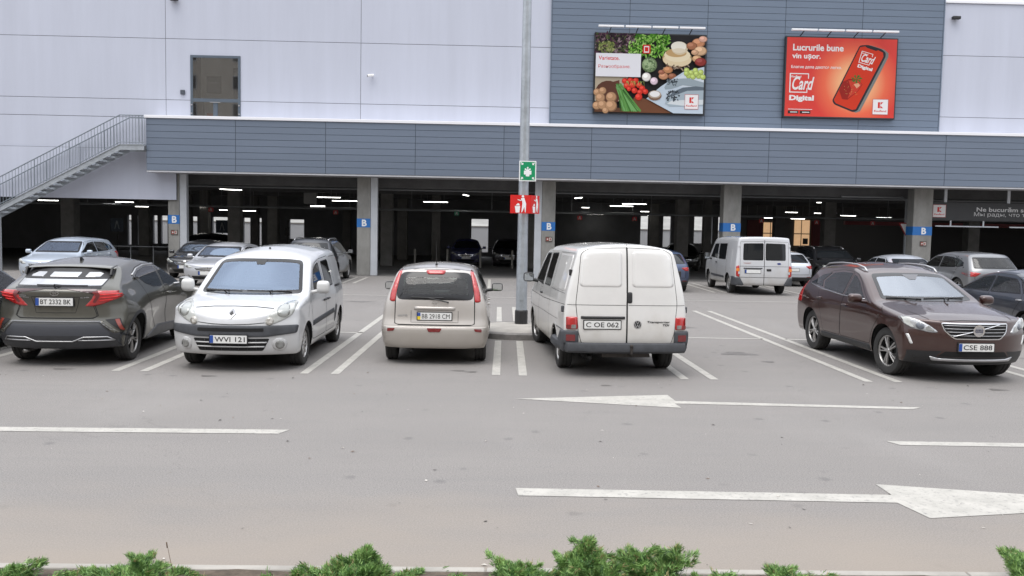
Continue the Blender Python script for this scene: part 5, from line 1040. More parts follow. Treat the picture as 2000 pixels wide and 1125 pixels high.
def t4():
    sp = dict(L=4.66, zt=[(0,.80),(.08,.93),(.5,1.07),(.68,1.13),(.78,1.2),(1.32,1.75),(1.45,1.83),(2.0,1.90),(3,1.925),(4.3,1.925),(4.66,1.90)],
        crown=[(0,.05),(.8,.05),(1.4,.08),(2,.085),(4.66,.085)], zb=[(0,.30),(4.66,.34)], fx=[(.3,.03),(.5,0),(.8,.02),(1.0,.08)], pf=(.22,2.8),
        rx=[(.36,.04),(.5,.0),(.7,.0),(1.0,.025),(1.3,.05),(1.8,.13),(1.88,.17)], pr=(.07,5),
        wx=[(0,.88),(.5,.92),(3.9,.92),(4.66,.90)], h=[(.3,.975),(.5,1.0),(.9,.998),(1.05,.982),(1.2,.955),(1.5,.875),(1.8,.785),(1.92,.73)])
    c = Car('panel_van', 'dirty white panel van seen from behind with solid double rear doors, plate C OE 062', 'van', sp, 1.82, 14.90, -86.2, P_CREAM, open_cab=True)
    c.wheels(.80, 3.72, .315, .205, .20, 5, 'five', .03, arch=1.17, steer=9)
    dl = c.patch('rear_door', rp([(-.655,.505),(-.012,.505),(-.012,1.865),(-.54,1.85),(-.66,1.78),(-.70,1.4),(-.74,1.06),(-.72,.90),(-.70,.66)], [.02,.01,.01,.06,.05,.1,.1,.03,.03]), 'b', P_CREAM, .004)
    d2 = c.patch('rear_door', rp([(.655,.505),(.012,.505),(.012,1.865),(.54,1.85),(.66,1.78),(.70,1.4),(.74,1.06),(.72,.90),(.70,.66)], [.02,.01,.01,.06,.05,.1,.1,.03,.03]), 'b', P_CREAM, .004)
    for sg, d in ((-1, dl), (1, d2)):
        c.patch('door_panel', rp([(.075*sg,1.31),(.695*sg,1.31),(.645*sg,1.72),(.56*sg,1.82),(.075*sg,1.82)], [.05,.06,.08,.08,.06]), 'b', P_CREAM, .007, d, dome=.008, dr=.03)
        c.seam([(.055*sg,1.30),(.71*sg,1.30),(.655*sg,1.74),(.565*sg,1.835),(.055*sg,1.835),(.055*sg,1.30)], 'b', .006)
        tl = c.patch('tail_light', rp(rect(.715*sg,.695,.872*sg,.87), .015), 'b', RED_L, .012, dome=.02, dr=.03)
        c.patch('reverse_lamp', rp(rect(.735*sg,.705,.80*sg,.76), .008), 'b', SMOKE_L, .033, tl); c.patch('indicator', rp(rect(.81*sg,.705,.86*sg,.755), .008), 'b', RED_D, .033, tl)
        for hz in (1.50, .97): 
            b = MB(); q = c.shift(c.hit(4.45, hz, 'R' if sg > 0 else 'L')[0]); b.box((q[0]-.03,q[1]-.01*sg,q[2]-.045),(q[0]+.03,q[1]+.035*sg,q[2]+.045),0,.01); b.build('door_hinge', BLACK if hz > 1.2 else GREYPL, c.root)
    c.seam([(0,1.91),(0,.50)], 'b', .014, False, .005); c.seam([(-.86,1.045),(-.02,1.045)], 'b', .006, False, .0065); c.seam([(.02,1.045),(.86,1.045)], 'b', .006, False, .0065)
    c.seam([(-.70,.87),(-.66,.87),(-.66,.50),(.66,.50),(.66,.87),(.70,.87)], 'b', .010)
    c.patch('plate_light_bar', rp(rect(-.67,.845,-.03,.885), .01), 'b', BLACK, .012, dl, dome=.02)
    c.plate('b', -.36, .765, 'C OE 062', None, w_=.53); 
    h1 = c.patch('door_recess', rp(rect(-.075,1.08,-.01,1.235), .02), 'b', P_CREAM, .005, dl)
    c.patch('door_handle', rp(rect(.0,1.075,.075,1.235), .03), 'b', BLACK, .008, d2, dome=.02)
    M = M2 = c.on(.155, .77, 'b', .008); b = MB(); nr = 24
    ring = [(a, q, 0) for a, q in ell(0, 0, .058, .058, nr)]+[(a, q, 0) for a, q in ell(0, 0, .050, .050, nr)]
    b.add([M @ Vector(q) for q in [(a, q2, -.002) for a, q2 in ell(0, 0, .056, .056, nr)]], [tuple(range(nr))], 1)
    b.add([M @ Vector(q) for q in ring], [(i, (i+1) % nr, (i+1) % nr+nr, i+nr) for i in range(nr)])
    def stroke(pts, w_=.009):
        for i in range(len(pts)-1):
            a, q = Vector(pts[i]), Vector(pts[i+1]); t = (q-a).normalized(); nn = Vector((-t.y, t.x))*w_/2
            b.add([M @ Vector((*(a+nn), .001)), M @ Vector((*(a-nn), .001)), M @ Vector((*(q-nn), .001)), M @ Vector((*(q+nn), .001))], [(0,1,2,3)])
    stroke([(-.02,.046),(-.001,.006),(.02,.046)]); stroke([(-.044,.025),(-.02,-.044),(0,-.004),(.02,-.044),(.044,.025)])
    b.build('badge', [SILVER, BLACK], d2, fix=False)
    for tx, y, z, wd, ht in (('Transporter', .465, .805, .34, .036), ('TDI', .575, .765, .10, .028)):
        v, f = fit_text(tx, wd, ht, bold=.02, shear=.2, extr=.001); M = M2 = c.on(y, z, 'b', .008); mk('model_lettering', [M @ Vector(q) for q in v], f, BLACK, d2)
    b = MB(); x = 4.66-2.33
    pl = [(-.90,-.95),(-.90,-.42),(-.86,-.02),(-.55,.045),(0,.06),(.55,.045),(.86,-.02),(.90,-.42),(.90,-.95)]
    prof = [(-.02,.37),(.01,.36),(.055,.39),(.065,.44),(.05,.495),(-.01,.51)]
    vv = []
    for i, (py, px) in enumerate([(a, q) for a, q in pl]):
        oy = 1 if abs(py) > .87 else 0
        for dx, z in prof: vv.append((x+px+dx*(0 if px < -.3 else 1), py+(math.copysign(dx+.02, py) if oy else 0), z))
    k = len(prof); b.add(vv, [(i*k+j, i*k+j+1, (i+1)*k+j+1, (i+1)*k+j) for i in range(len(pl)-1) for j in range(k-1)])
    rb = b.build('rear_bumper', GREYPL, c.root, True, 40, False)
    for sg in (1, -1):
        cn = c.patch('bumper_corner', rp(rect(.70*sg,.49,.93*sg,.675), .02), 'b', GREYPL, .02, dome=.02); c.patch('reflector', rp(rect(.745*sg,.53,.86*sg,.62), .01), 'b', RED_D, .044, cn)
        c.patch('bumper_side', rp([(3.98,.37),(4.55,.37),(4.62,.67),(4.40,.67),(4.20,.52),(4.02,.48)], .02), 'R' if sg > 0 else 'L', GREYPL, .02, dome=.02)
    b = MB(); b.tube([(x-.02,.05,.33),(x+.08,.05,.33),(x+.12,.05,.36),(x+.12,.05,.45)], .02, 8); bm = bmesh.new(); bmesh.ops.create_uvsphere(bm, u_segments=12, v_segments=8, radius=.027); bmesh.ops.translate(bm, verts=bm.verts, vec=(x+.12,.05,.47)); b.bm(bm); b.box((x-.1,-.35,.29),(x-.03,.35,.34)); b.build('tow_bar', mat('rusty steel', (.04,.034,.03), .7, .3, var=.4, vscale=20), c.root, True, 40)
    b = MB(); b.tube([(x-.5,-.5,.27),(x-.06,-.52,.27)], .03, 10); b.tube([(x-.9,-.5,.28),(x-.3,-.5,.28)], .075, 12); b.build('exhaust_pipe', UNDER, c.root, True)
    for pj in 'RL':
        c.seam([(.4,.96),(2.3,.965),(4.5,1.04)], pj, .007); c.seam([(3.0,.40),(3.0,1.05)], pj, .008)
        c.seam([(1.62,.40),(1.66,.72),(1.75,1.05),(2.14,1.72)], pj, .010); c.seam([(3.0,1.05),(3.02,1.72)], pj, .008)
        c.win('side_window', rp([(1.03,1.19),(1.58,1.70),(2.02,1.72),(1.99,1.16)], .05), pj, G_CLEAR, .022); c.win('side_window', rp([(2.16,1.18),(2.20,1.72),(2.86,1.74),(2.84,1.19)], .05), pj, G_DARK, .025)
        c.patch('side_panel', rp([(3.10,1.20),(3.10,1.73),(4.28,1.745),(4.34,1.22)], .06), pj, P_CREAM, .004, dome=.006, dr=.03)
        c.seam([(3.07,1.18),(3.07,1.76),(4.31,1.775),(4.38,1.19),(3.07,1.18)], pj, .005)
        c.seam([(.3,.72),(1.2,.72),(1.6,.74),(3.0,.76),(4.0,.78)], pj, .005)
    c.handle(2.0, 1.03, m=BLACK, ln=.10); c.win('windscreen', rp([(-.74,1.22),(.74,1.22),(.66,1.74),(-.66,1.74)], .06), 'f', G_CLEAR, .04)
    b = MB()
    c.mirror(1.18, 1.20, .19, .17, .10, BLACK)
    c.arch_trim(P_CREAM, .035, .012)
    c.cabin(1.9, .55, 1.15, dash=.85)
    c.finish(); return c

def chr_():
    sp = dict(L=4.36, zt=[(0,.74),(.1,.83),(.5,.95),(1.0,1.03),(1.15,1.07),(1.95,1.43),(2.2,1.50),(2.6,1.55),(3.0,1.545),(3.5,1.49),(3.75,1.455),(4.4,1.40)],
        crown=[(0,.06),(1,.05),(2,.06),(2.6,.07),(4.36,.06)], zb=[(0,.24),(4.36,.26)], fx=[(.24,.08),(.45,0),(.7,.0),(.8,.06)], pf=(.35,2.4),
        rx=[(.24,.12),(.34,.04),(.46,.0),(.62,.0),(.68,.05),(.72,.06),(.92,.09),(1.06,.03),(1.13,.03),(1.16,.10),(1.24,.28),(1.36,.50),(1.45,.62)], pr=(.26,3.2),
        wx=[(0,.84),(.6,.89),(3.4,.89),(4.36,.89)], h=[(.2,.93),(.36,.96),(.6,.985),(.85,1.0),(.98,.97),(1.06,.925),(1.2,.86),(1.34,.78),(1.42,.72),(1.5,.66)],
        flare=[(3.56,.68,.50,.26,.060),(.92,.66,.45,.24,.045),(2.3,.62,.55,.16,-.035),(4.15,1.05,.22,.07,.035)])
    c = Car('crossover_car', 'olive grey crossover seen from behind, arrow shaped tail lights, plate BT 2332 BK', 'car', sp, -6.36, 14.90, -87.3, P_OLIVE, open_cab=True, res=.04)
    c.wheels(.92, 3.56, .345, .215, .235, 5, 'split', .03, arch=1.12, rimmat=mat('machined dark alloy', (.30,.29,.28), .3, .8, var=.2, vscale=10))
    for n_, pl in (('tail_light', [(.40,.885),(.49,.985),(.555,1.105),(.90,1.10),(.885,1.03),(.80,.985),(.62,.91),(.50,.878)]),):
        for sg in (1, -1):
            tl = c.patch(n_, rp([(a*sg, b) for a, b in pl], .012), 'b', RED_L, .005, dome=.02, dr=.04)
            c.patch('lamp_arm', rp([(.16*sg,1.124),(.56*sg,1.122),(.53*sg,1.045),(.475*sg,1.075)], .008), 'b', mat('smoked red lens', (.045,.006,.008), .12, coat=1), .012)
            c.patch('lamp_inner', rp([(.57*sg,1.095),(.50*sg,1.085),(.55*sg,1.03),(.50*sg,.95),(.53*sg,.93),(.60*sg,1.04)], .01), 'b', RED_D, .027, tl)
            c.bars('lamp_strip', [((.60*sg,1.05),(.84*sg,1.055)),((.60*sg,1.01),(.80*sg,1.02)),((.585*sg,.97),(.74*sg,.985))], 'b', mat('bright red strip', (.75,.03,.03), .2), .008, .024, tl)
    tg = c.patch('tailgate', rp([(-.50,.885),(-.56,.74),(-.5,.715),(.5,.715),(.56,.74),(.50,.885),(.52,1.07),(.30,1.118),(-.30,1.118),(-.52,1.07)], .03), 'b', P_OLIVE, .003)
    c.seam([(-.53,.88),(-.575,.745),(-.51,.705),(.51,.705),(.575,.745),(.53,.88)], 'b', .010)
    c.patch('plate_recess', rp([(-.325,1.01),(.325,1.01),(.27,.79),(-.27,.79)], .03), 'b', P_OLIVE, .0035, tg); c.seam([(-.335,1.015),(-.275,.785),(.275,.785),(.335,1.015),(-.335,1.015)], 'b', .008)
    c.patch('tailgate_lip', rp([(-.60,1.150),(.60,1.150),(.60,1.128),(.30,1.124),(-.30,1.124),(-.60,1.128)], .01), 'b', FRIT, .006)
    c.win('rear_window', rp([(-.60,1.155),(.60,1.155),(.62,1.30),(.57,1.415),(-.57,1.415),(-.62,1.30)], .03), 'b', G_SKY, .02, .004, hole=False)
    bz = c.patch('window_band', rp([(-.60,1.262),(.60,1.262),(.63,1.335),(.60,1.40),(-.60,1.40),(-.63,1.335)], .02), 'b', BLACK, .010)
    for a, q in ((-.49,-.30),(-.20,.20),(.30,.49)): c.patch('window_slot', rp([(a,1.285),(q,1.285),(q+.02*(1 if a > -.3 else 1),1.345),(a+.02,1.345)], .008), 'b', G_SKY, .014, bz)
    b = MB(); x0 = 3.50-2.18
    vv = []
    for px, hw, zz, th in ((0,.56,1.490,.012),(.16,.635,1.470,.022),(.29,.66,1.445,.02),(.315,.64,1.435,.008)):
        for t in (-1,-.85,-.5,0,.5,.85,1): vv.append((x0+px-.03*abs(t)**3, hw*t, zz-.030*abs(t)**2.5))
        for t in (1,.85,.5,0,-.5,-.85,-1): vv.append((x0+px-.03*abs(t)**3, hw*t, zz-.030*abs(t)**2.5-th))
    b.add(vv, [(i*14+j, i*14+(j+1) % 14, (i+1)*14+(j+1) % 14, (i+1)*14+j) for i in range(3) for j in range(14)]+[tuple(range(13,-1,-1)), tuple(range(42,56))])
    sp_ = b.build('roof_spoiler', P_OLIVE, c.root, True, 40)
    for sg in (1, -1): MB().prism([(x0+.1,1.45),(x0+.30,1.42),(x0+.36,1.32),(x0+.30,1.31)], .60*sg, .625*sg).build('spoiler_fin', BLACK, sp_)
    b = MB(); x1 = 3.35-2.18; b.prism([(x1-.09,1.49),(x1+.05,1.485),(x1+.055,1.555),(x1+.03,1.56)], -.012, .012); b.build('aerial', FRIT, c.root)
    c.plate('b', -.01, .945, 'BT 2332 BK', BLUE_P)
    c.wiper((.42,1.165), (-.28,1.17), 'b', (-.02,1.15))
    M = M2 = c.on(0, 1.07, 'b', .008); b = MB()
    def oval(cx, cy, rx, ry, w_=.007):
        nr = 24; v = [M @ Vector((a, q, 0)) for a, q in ell(cx, cy, rx, ry, nr)]+[M @ Vector((a, q, 0)) for a, q in ell(cx, cy, rx-w_, ry-w_, nr)]; b.add(v, [(i, (i+1) % nr, (i+1) % nr+nr, i+nr) for i in range(nr)])
    oval(0, 0, .060, .040); oval(0, .016, .045, .017, .006); oval(0, 0, .018, .037, .006); b.build('badge', CHROME, tg, fix=False)
    for tx, y, z, wd, ht in (('TOYOTA', -.45, 1.035, .10, .018), ('HYBRID', -.44, 1.012, .15, .016), ('C-HR', .41, 1.012, .12, .018)):
        v, f = fit_text(tx, wd, ht, bold=.015, extr=.001); M = M2 = c.on(y, z, 'b', .008); mk('model_lettering', [M2 @ Vector(q) for q in v], f, SILVER, tg)
    dk = mat('dark bumper plastic', (.035,.036,.040), .5, var=.25, vscale=7)
    rb = c.patch('rear_bumper', rp([(-.62,.66),(.62,.66),(.78,.50),(.97,.48),(.97,.29),(.60,.27),(.25,.265),(-.25,.265),(-.60,.27),(-.97,.29),(-.97,.48),(-.78,.50)], .02), 'b', dk, .006, dome=.014, dr=.03)
    c.bars('bumper_edge', [((-.78,.505),(-.60,.655)),((-.60,.655),(.60,.655)),((.60,.655),(.78,.505))], 'b', mat('grey bumper edge', (.20,.205,.215), .4), .016, .016, rb)
    c.patch('bumper_face', rp([(-.60,.615),(.60,.615),(.72,.50),(.72,.46),(-.72,.46),(-.72,.50)], .02), 'b', mat('bluish bumper plastic', (.055,.058,.068), .45), .022, rb)
    for sg in (1, -1):
        c.patch('bumper_blade', rp([(.585*sg,.655),(.64*sg,.665),(.84*sg,.50),(.76*sg,.49)], .015), 'b', P_OLIVE, .022, dome=.012)
        fv = c.patch('bumper_vent', rp([(.66*sg,.685),(.84*sg,.70),(.90*sg,.52),(.86*sg,.51)], .012), 'b', BLACK, .005)
        c.patch('reflector', rp([(.775*sg,.685),(.825*sg,.69),(.885*sg,.525),(.845*sg,.535)], .012), 'b', mat('amber red reflector', (.25,.03,.015), .2, coat=1), .014, fv)
    c.bars('chrome_strip', [((-.74,.40),(-.69,.445)),((-.69,.445),(-.40,.445)),((-.40,.445),(-.25,.385)),((-.25,.385),(.25,.385)),((.25,.385),(.40,.445)),((.40,.445),(.69,.445)),((.69,.445),(.77,.395)),((-.74,.40),(-.33,.40)),((.33,.40),(.77,.395))], 'b', SILVER, .010, .024, rb)
    dr = c.both('front_door', rp([(1.36,.36),(1.29,.56),(1.12,.72),(1.02,.80),(1.0,1.0),(1.25,1.08),(1.95,1.38),(2.12,1.42),(2.15,1.0),(2.10,.70),(2.10,.36)], .05), 'R', P_OLIVE, .0025)
    d2 = c.both('rear_door', rp([(2.13,.36),(2.13,.70),(2.18,1.0),(2.15,1.42),(2.6,1.43),(3.0,1.385),(3.28,1.30),(3.10,1.12),(2.95,.82),(2.72,.52),(2.62,.36)], .05), 'R', P_OLIVE, .0025)
    for i, pj in enumerate('RL'):
        c.win('window', rp([(1.22,1.03),(1.60,1.22),(1.95,1.345),(2.10,1.375),(2.10,1.04)], .03), pj, G_CLEAR, .02, .006, dr[i]); c.win('window', rp([(2.20,1.045),(2.18,1.38),(2.6,1.385),(3.0,1.335),(3.20,1.27),(2.90,1.13),(2.62,1.06)], .03), pj, G_DARK, .02, .006, d2[i])
        c.bars('window_strip', [((2.0,1.405),(2.6,1.41)),((2.6,1.41),(3.0,1.365)),((3.0,1.365),(3.3,1.285))], pj, SILVER, .014, .006)
        c.patch('sill_trim', rp([(1.26,.33),(1.45,.40),(2.55,.44),(3.02,.30),(3.0,.25),(1.3,.25)], .03), pj, mat('grey sill trim', (.10,.10,.105), .45, var=.2), .006, dome=.012)
        b = MB(); q = c.shift(c.hit(3.22, 1.235, pj)[0]); sg = 1 if pj == 'R' else -1; b.box((q[0]-.06,q[1]-.01*sg,q[2]-.02),(q[0]+.06,q[1]+.025*sg,q[2]+.02),0,.008); b.build('handle', FRIT, d2[i])
    c.handle(2.0, .93, parents=dr); c.mirror(1.55, 1.06, .20, .14, .14, mat('grey mirror cap', (.28,.285,.30), .3, .5, coat=1))
    c.arch_trim(dk, .045, .008); c.win('windscreen', rp([(-.70,1.09),(.70,1.09),(.58,1.40),(-.58,1.40)], .05), 'f', G_CLEAR, .03)
    b = MB(); b.tube([(1.75,-.45,.215),(2.06,-.47,.22)], .030, 12); b.build('exhaust_pipe', mat('dull exhaust steel', (.22,.21,.20), .35, .8), c.root, True)
    c.cabin(2.0, .42, 1.04, rear=2.85, dash=1.2)
    c.finish(); return c

def xc():
    sp = dict(L=4.63, zt=[(0,.84),(.05,.90),(.4,.985),(.9,1.055),(1.25,1.10),(1.42,1.13),(2.05,1.48),(2.25,1.56),(2.6,1.63),(3.1,1.65),(3.7,1.61),(3.95,1.57),(4.6,1.5)],
        crown=[(0,.06),(.9,.06),(1.4,.05),(2.1,.07),(3,.09),(4.6,.08)], zb=[(0,.27),(4.63,.30)], fx=[(.26,.12),(.36,.04),(.5,.0),(.72,0),(.88,.05)], pf=(.36,2.4),
        rx=[(.3,.08),(.5,.0),(.8,.0),(1.0,.06),(1.1,.12),(1.3,.38),(1.56,.64)], pr=(.16,3),
        wx=[(0,.88),(.5,.93),(.93,.94),(3.7,.945),(4.63,.89)], h=[(.25,.95),(.42,.985),(.7,1.0),(.92,.992),(1.05,.955),(1.12,.93),(1.4,.80),(1.55,.72),(1.65,.66)], flare=[(.93,.68,.45,.24,.02),(3.7,.72,.5,.26,.025)])
    c = Car('suv', 'dark brown metallic suv facing the camera with slatted grille, plate CSE 888', 'car', sp, 6.89, 14.65, 92.3, P_BROWN, open_cab=True, res=.042)
    c.wheels(.93, 3.70, .365, .235, .235, 5, 'split', .035, arch=1.13, steer=6)
    c.win('windscreen', rp([(-.74,1.115),(-.4,1.10),(.4,1.10),(.74,1.115),(.60,1.475),(.3,1.50),(-.3,1.50),(-.60,1.475)], [.05,.3,.3,.05,.06,.3,.3,.06]), 'f', G_BRIGHT, .035)
    c.patch('sensor_housing', [(-.16,1.475),(.12,1.475),(.05,1.40),(-.05,1.40)], 'f', mat('grey sensor cover', (.12,.12,.13), .3), .009)
    gr = c.patch('grille', rp([(-.50,.885),(.50,.885),(.46,.76),(.34,.655),(-.34,.655),(-.46,.76)], .04), 'f', UNDER, .004, ring=.014, ringmat=CHROME)
    c.bars('grille_bar', [((-.46,.845),(.46,.845)),((-.455,.80),(.455,.80)),((-.43,.755),(.43,.755)),((-.39,.71),(.39,.71))], 'f', SILVER, .005, .012, gr)
    c.bars('grille_bar', [((.36,.695),(-.34,.865))], 'f', CHROME, .008, .024, gr)
    p, n = c.hit(0.01, .785, 'f'); M = Matrix.Translation(c.shift((p.x-.035, p.y, p.z))) @ Matrix.Rotation(R(-90), 4, 'Z') @ Matrix.Rotation(R(90), 4, 'X'); b = MB(); nr = 28
    ring = [(a, q, .004) for a, q in ell(0, 0, .085, .085, nr)]+[(a, q, .004) for a, q in ell(0, 0, .060, .060, nr)]
    b.add([M @ Vector(q) for q in ring], [(i, (i+1) % nr, (i+1) % nr+nr, i+nr) for i in range(nr)], 0); b.add([M @ Vector((a, q, .0)) for a, q in ell(0, 0, .062, .062, nr)], [tuple(range(nr))], 1)
    v, f = fit_text('VOLVO', .115, .028, bold=.02, extr=.001); b.add([M @ Vector((x, y, z+.004)) for x, y, z in v], f, 0); b.add([M @ Vector(q) for q in ((-.075,-.022,.002),(.075,-.022,.002),(.075,.022,.002),(-.075,.022,.002))], [(0,1,2,3)], 2); b.build('badge', [CHROME, SILVER, mat('navy enamel', (.01,.02,.08), .3)], gr, fix=False)
    c.plate('f', 0.03, .545, 'CSE 888', BLUE_P)
    lg = c.patch('lower_grille', rp([(-.44,.475),(.44,.475),(.52,.40),(-.52,.40)], .02), 'f', UNDER, .004)
    c.patch('lower_bumper', rp([(-.92,.46),(-.60,.47),(-.48,.48),(-.54,.395),(.54,.395),(.48,.48),(.60,.47),(.92,.46),(.90,.28),(-.90,.28)], .02), 'f', BLACK, .003)
    c.patch('skid_plate', rp([(-.62,.395),(-.50,.37),(.50,.37),(.62,.395),(.58,.335),(-.58,.335)], .015), 'f', SILVER, .012, dome=.012)
    for sg in (1, -1):
        hl = c.patch('headlight', rp([(.53*sg,.745),(.62*sg,.83),(.74*sg,.905),(.87*sg,.945),(.925*sg,.93),(.91*sg,.84),(.80*sg,.775),(.62*sg,.735)], .03), 'f', mat('clear headlight lens', (.40,.41,.42), .08, .3, coat=1, var=.5, vscale=16), .004, dome=.014, dr=.04)
        c.patch('lamp_projector', ell(.735*sg,.82,.048,.048), 'f', mat('projector lens', (.10,.11,.13), .05, coat=1), .024, hl, dome=.012); c.patch('lamp_edge', rp([(.83*sg,.925),(.91*sg,.925),(.90*sg,.85),(.84*sg,.80),(.80*sg,.80),(.84*sg,.86)], .01), 'f', WHITE_L, .022, hl)
        c.patch('lamp_inner', rp([(.58*sg,.765),(.64*sg,.83),(.68*sg,.80),(.66*sg,.755)], .01), 'f', SMOKE_L, .022, hl)
        c.patch('daytime_light', rp([(.865*sg,.70),(.90*sg,.70),(.845*sg,.555),(.815*sg,.56)], .012), 'f', mat('bright daytime lamp', (.75,.75,.74), .15, .2, coat=1), .006, dome=.012)
    dr = c.both('front_door', rp([(1.39,.42),(1.33,.60),(1.20,.76),(1.12,.84),(1.12,.98),(1.50,1.03),(1.74,1.15),(2.08,1.36),(2.28,1.45),(2.44,1.485),(2.46,.42)], .05), 'R', P_BROWN, .0025)
    d2 = c.both('rear_door', rp([(2.49,.42),(2.47,1.49),(2.9,1.50),(3.3,1.46),(3.55,1.30),(3.45,1.0),(3.25,.75),(3.16,.42)], .05), 'R', P_BROWN, .0025)
    for i, pj in enumerate('RL'):
        c.win('window', rp([(1.74,1.105),(2.10,1.335),(2.28,1.415),(2.41,1.445),(2.43,1.105)], .03), pj, G_CLEAR, .018, .006, dr[i]); c.win('window', rp([(2.52,1.11),(2.50,1.468),(2.9,1.465),(3.2,1.435),(3.42,1.28),(3.32,1.155)], .03), pj, G_DARK, .018, .006, d2[i])
        c.win('quarter_window', rp([(3.40,1.175),(3.50,1.28),(3.28,1.432),(3.6,1.38),(3.98,1.22)], .02), pj, G_DARK, .018, .006)
        c.bars('window_strip', [((1.70,1.09),(2.5,1.09)),((2.5,1.09),(3.3,1.135)),((3.3,1.135),(4.0,1.205))], pj, CHROME, .008, .008)
        c.patch('sill_trim', rp([(1.36,.31),(3.28,.31),(3.24,.40),(1.4,.40)], .02), pj, BLACK, .006, dome=.012)
        c.seam([(1.10,1.02),(.98,.92),(.55,.86)], pj, .006)
        b = MB(); sg = 1 if pj == 'R' else -1; P = [c.shift(c.hit(x, .60*sg, 't')[0]+Vector((0, 0, .045 if 2.32 < x < 3.8 else .0))) for x in (2.25,2.35,2.6,2.9,3.2,3.5,3.75,3.9)]; b.tube(P, .016, 8); b.build('roof_rail', SILVER, c.root, True)
    c.handle(2.33, .945, parents=dr, m=P_BROWN); c.handle(3.36, .985, parents=d2, m=P_BROWN)
    c.seam([(.62,.92),(.70,1.0)], 'f', .007, True); c.seam([(.50,.905),(.2,.915),(-.2,.915),(-.50,.905)], 'f', .007)
    pass
    c.mirror(1.62, 1.07, .22, .15, .15, P_BROWN); c.patch('tail_light', rp([(4.2,.85),(4.5,.85),(4.3,1.3),(4.15,1.3),(4.25,1.05)], .03), 'R', RED_L, .006); c.patch('tail_light', rp([(4.2,.85),(4.5,.85),(4.3,1.3),(4.15,1.3),(4.25,1.05)], .03), 'L', RED_L, .006)
    c.wiper((.10,1.12), (-.60,1.135), 'f', (-.2,1.09)); c.wiper((.66,1.13), (.15,1.115), 'f', (.3,1.09))
    c.cabin(2.25, .52, 1.1, rear=3.1, dash=1.5)
    c.finish(); return c
mat_rear = glass('green tinted rear glass', (.78, .90, .84), 1.5, film=.035)
ONLY = globals().get('ONLY')
for fn in (kangoo, note, t4, chr_, xc): fn()
# ------------------------------------------------------------ second row, far row and garage cars
def transit():
    sp = dict(L=4.83, zt=[(0,.80),(.08,.95),(.5,1.12),(.75,1.2),(.85,1.26),(1.5,1.82),(1.65,1.90),(2.2,1.95),(4.83,1.955)], crown=[(0,.05),(.8,.05),(1.6,.05),(4.83,.03)], zb=[(0,.30),(4.83,.33)],
        fx=[(.3,.03),(.5,0),(.9,.03)], pf=(.25,2.6), rx=[(.3,.02),(.6,0),(1.1,.01),(1.9,.08)], pr=(.05,7), wx=[(0,.92),(.6,.98),(4.2,.98),(4.83,.95)],
        h=[(.3,.98),(.6,1.0),(.95,.995),(1.1,.975),(1.7,.915),(1.88,.885),(1.96,.86)], smooth=1)
    c = Car('panel_van', 'white window van with ladder hinges and orange red tail lights parked far back', 'van', sp, 9.18, 31.6, -91.2, paint('white van paint', (.56,.57,.59), dirt=.6), res=.07, open_cab=False)
    c.wheels(.87, 3.80, .33, .20, .20, 5, 'steel', .03, arch=1.15)
    for sg in (1, -1):
        d = c.patch('rear_door', rp([(.01*sg,.34),(.80*sg,.34),(.80*sg,1.78),(.01*sg,1.80)], .03), 'b', c.paint, .004)
        c.win('rear_window', rp([(.035*sg,1.17),(.715*sg,1.17),(.70*sg,1.73),(.035*sg,1.745)], .05), 'b', G_FAR, .02, .007, d)
        tl = c.patch('tail_light', rp([(.82*sg,.60),(.925*sg,.64),(.925*sg,.97),(.83*sg,1.0)], .03), 'b', RED_L, .01, dome=.015)
        c.patch('indicator', rp(rect(.825*sg,.80,.918*sg,.90), .02), 'b', ORANGE_L, .028, tl)
        c.patch('bumper_corner', rp([(.66*sg,.34),(1.0*sg,.34),(1.0*sg,.60),(.80*sg,.60)], .04), 'b', GREYPL, .02, dome=.03)
        for z in (1.66, .75): c.patch('door_hinge', rect(.80*sg, z-.04, .87*sg, z+.04), 'b', c.paint, .02)
        pj = 'R' if sg > 0 else 'L'
        c.patch('bumper_side', rp([(4.25,.34),(4.75,.34),(4.75,.62),(4.4,.62)], .04), pj, GREYPL, .02, dome=.02)
        c.win('side_window', rp([(2.35,1.13),(2.35,1.68),(3.42,1.70),(3.40,1.14)], .04), pj, G_FAR, .02); c.win('side_window', rp([(1.2,1.18),(1.62,1.66),(2.20,1.68),(2.18,1.13)], .04), pj, G_FAR, .02)
        c.patch('side_moulding', rect(1.35,.50,3.3,.57), pj, GREYPL, .01, dome=.01); c.seam([(2.27,.4),(2.27,1.75)], pj, .012); c.seam([(3.55,.4),(3.55,1.75)], pj, .012)
    c.seam([(0,1.85),(0,.34)], 'b', .014, False, .006); c.seam([(-.8,.97),(.8,.97)], 'b', .010, False, .007); c.seam([(-.8,.60),(.8,.60)], 'b', .012, False, .007); c.handle(2.1, 1.0, m=BLACK)
    c.patch('plate_light_bar', rp(rect(-.69,.885,-.06,.92), .01), 'b', BLACK, .01, dome=.02); c.plate('b', -.38, .80, '', BLUE_P)
    c.patch('door_handle', rp(rect(.08,.81,.24,.89), .02), 'b', BLACK, .01, dome=.02); c.patch('badge', ell(.49,1.065,.065,.028), 'b', mat('blue enamel', (.01,.03,.18), .3), .012)
    v, f = fit_text('TRANSIT', .26, .03, bold=.02, extr=.001); M = c.on(-.57, 1.075, 'b', .008); mk('model_lettering', [M @ Vector(q) for q in v], f, mat('faded red letters', (.35,.10,.08), .5), c.root)
    c.mirror(1.3, 1.13, .20, .26, .12, BLACK); c.win('windscreen', rp([(-.78,1.28),(.78,1.28),(.72,1.8),(-.72,1.8)], .06), 'f', G_FAR, .04)
    c.finish(); return c

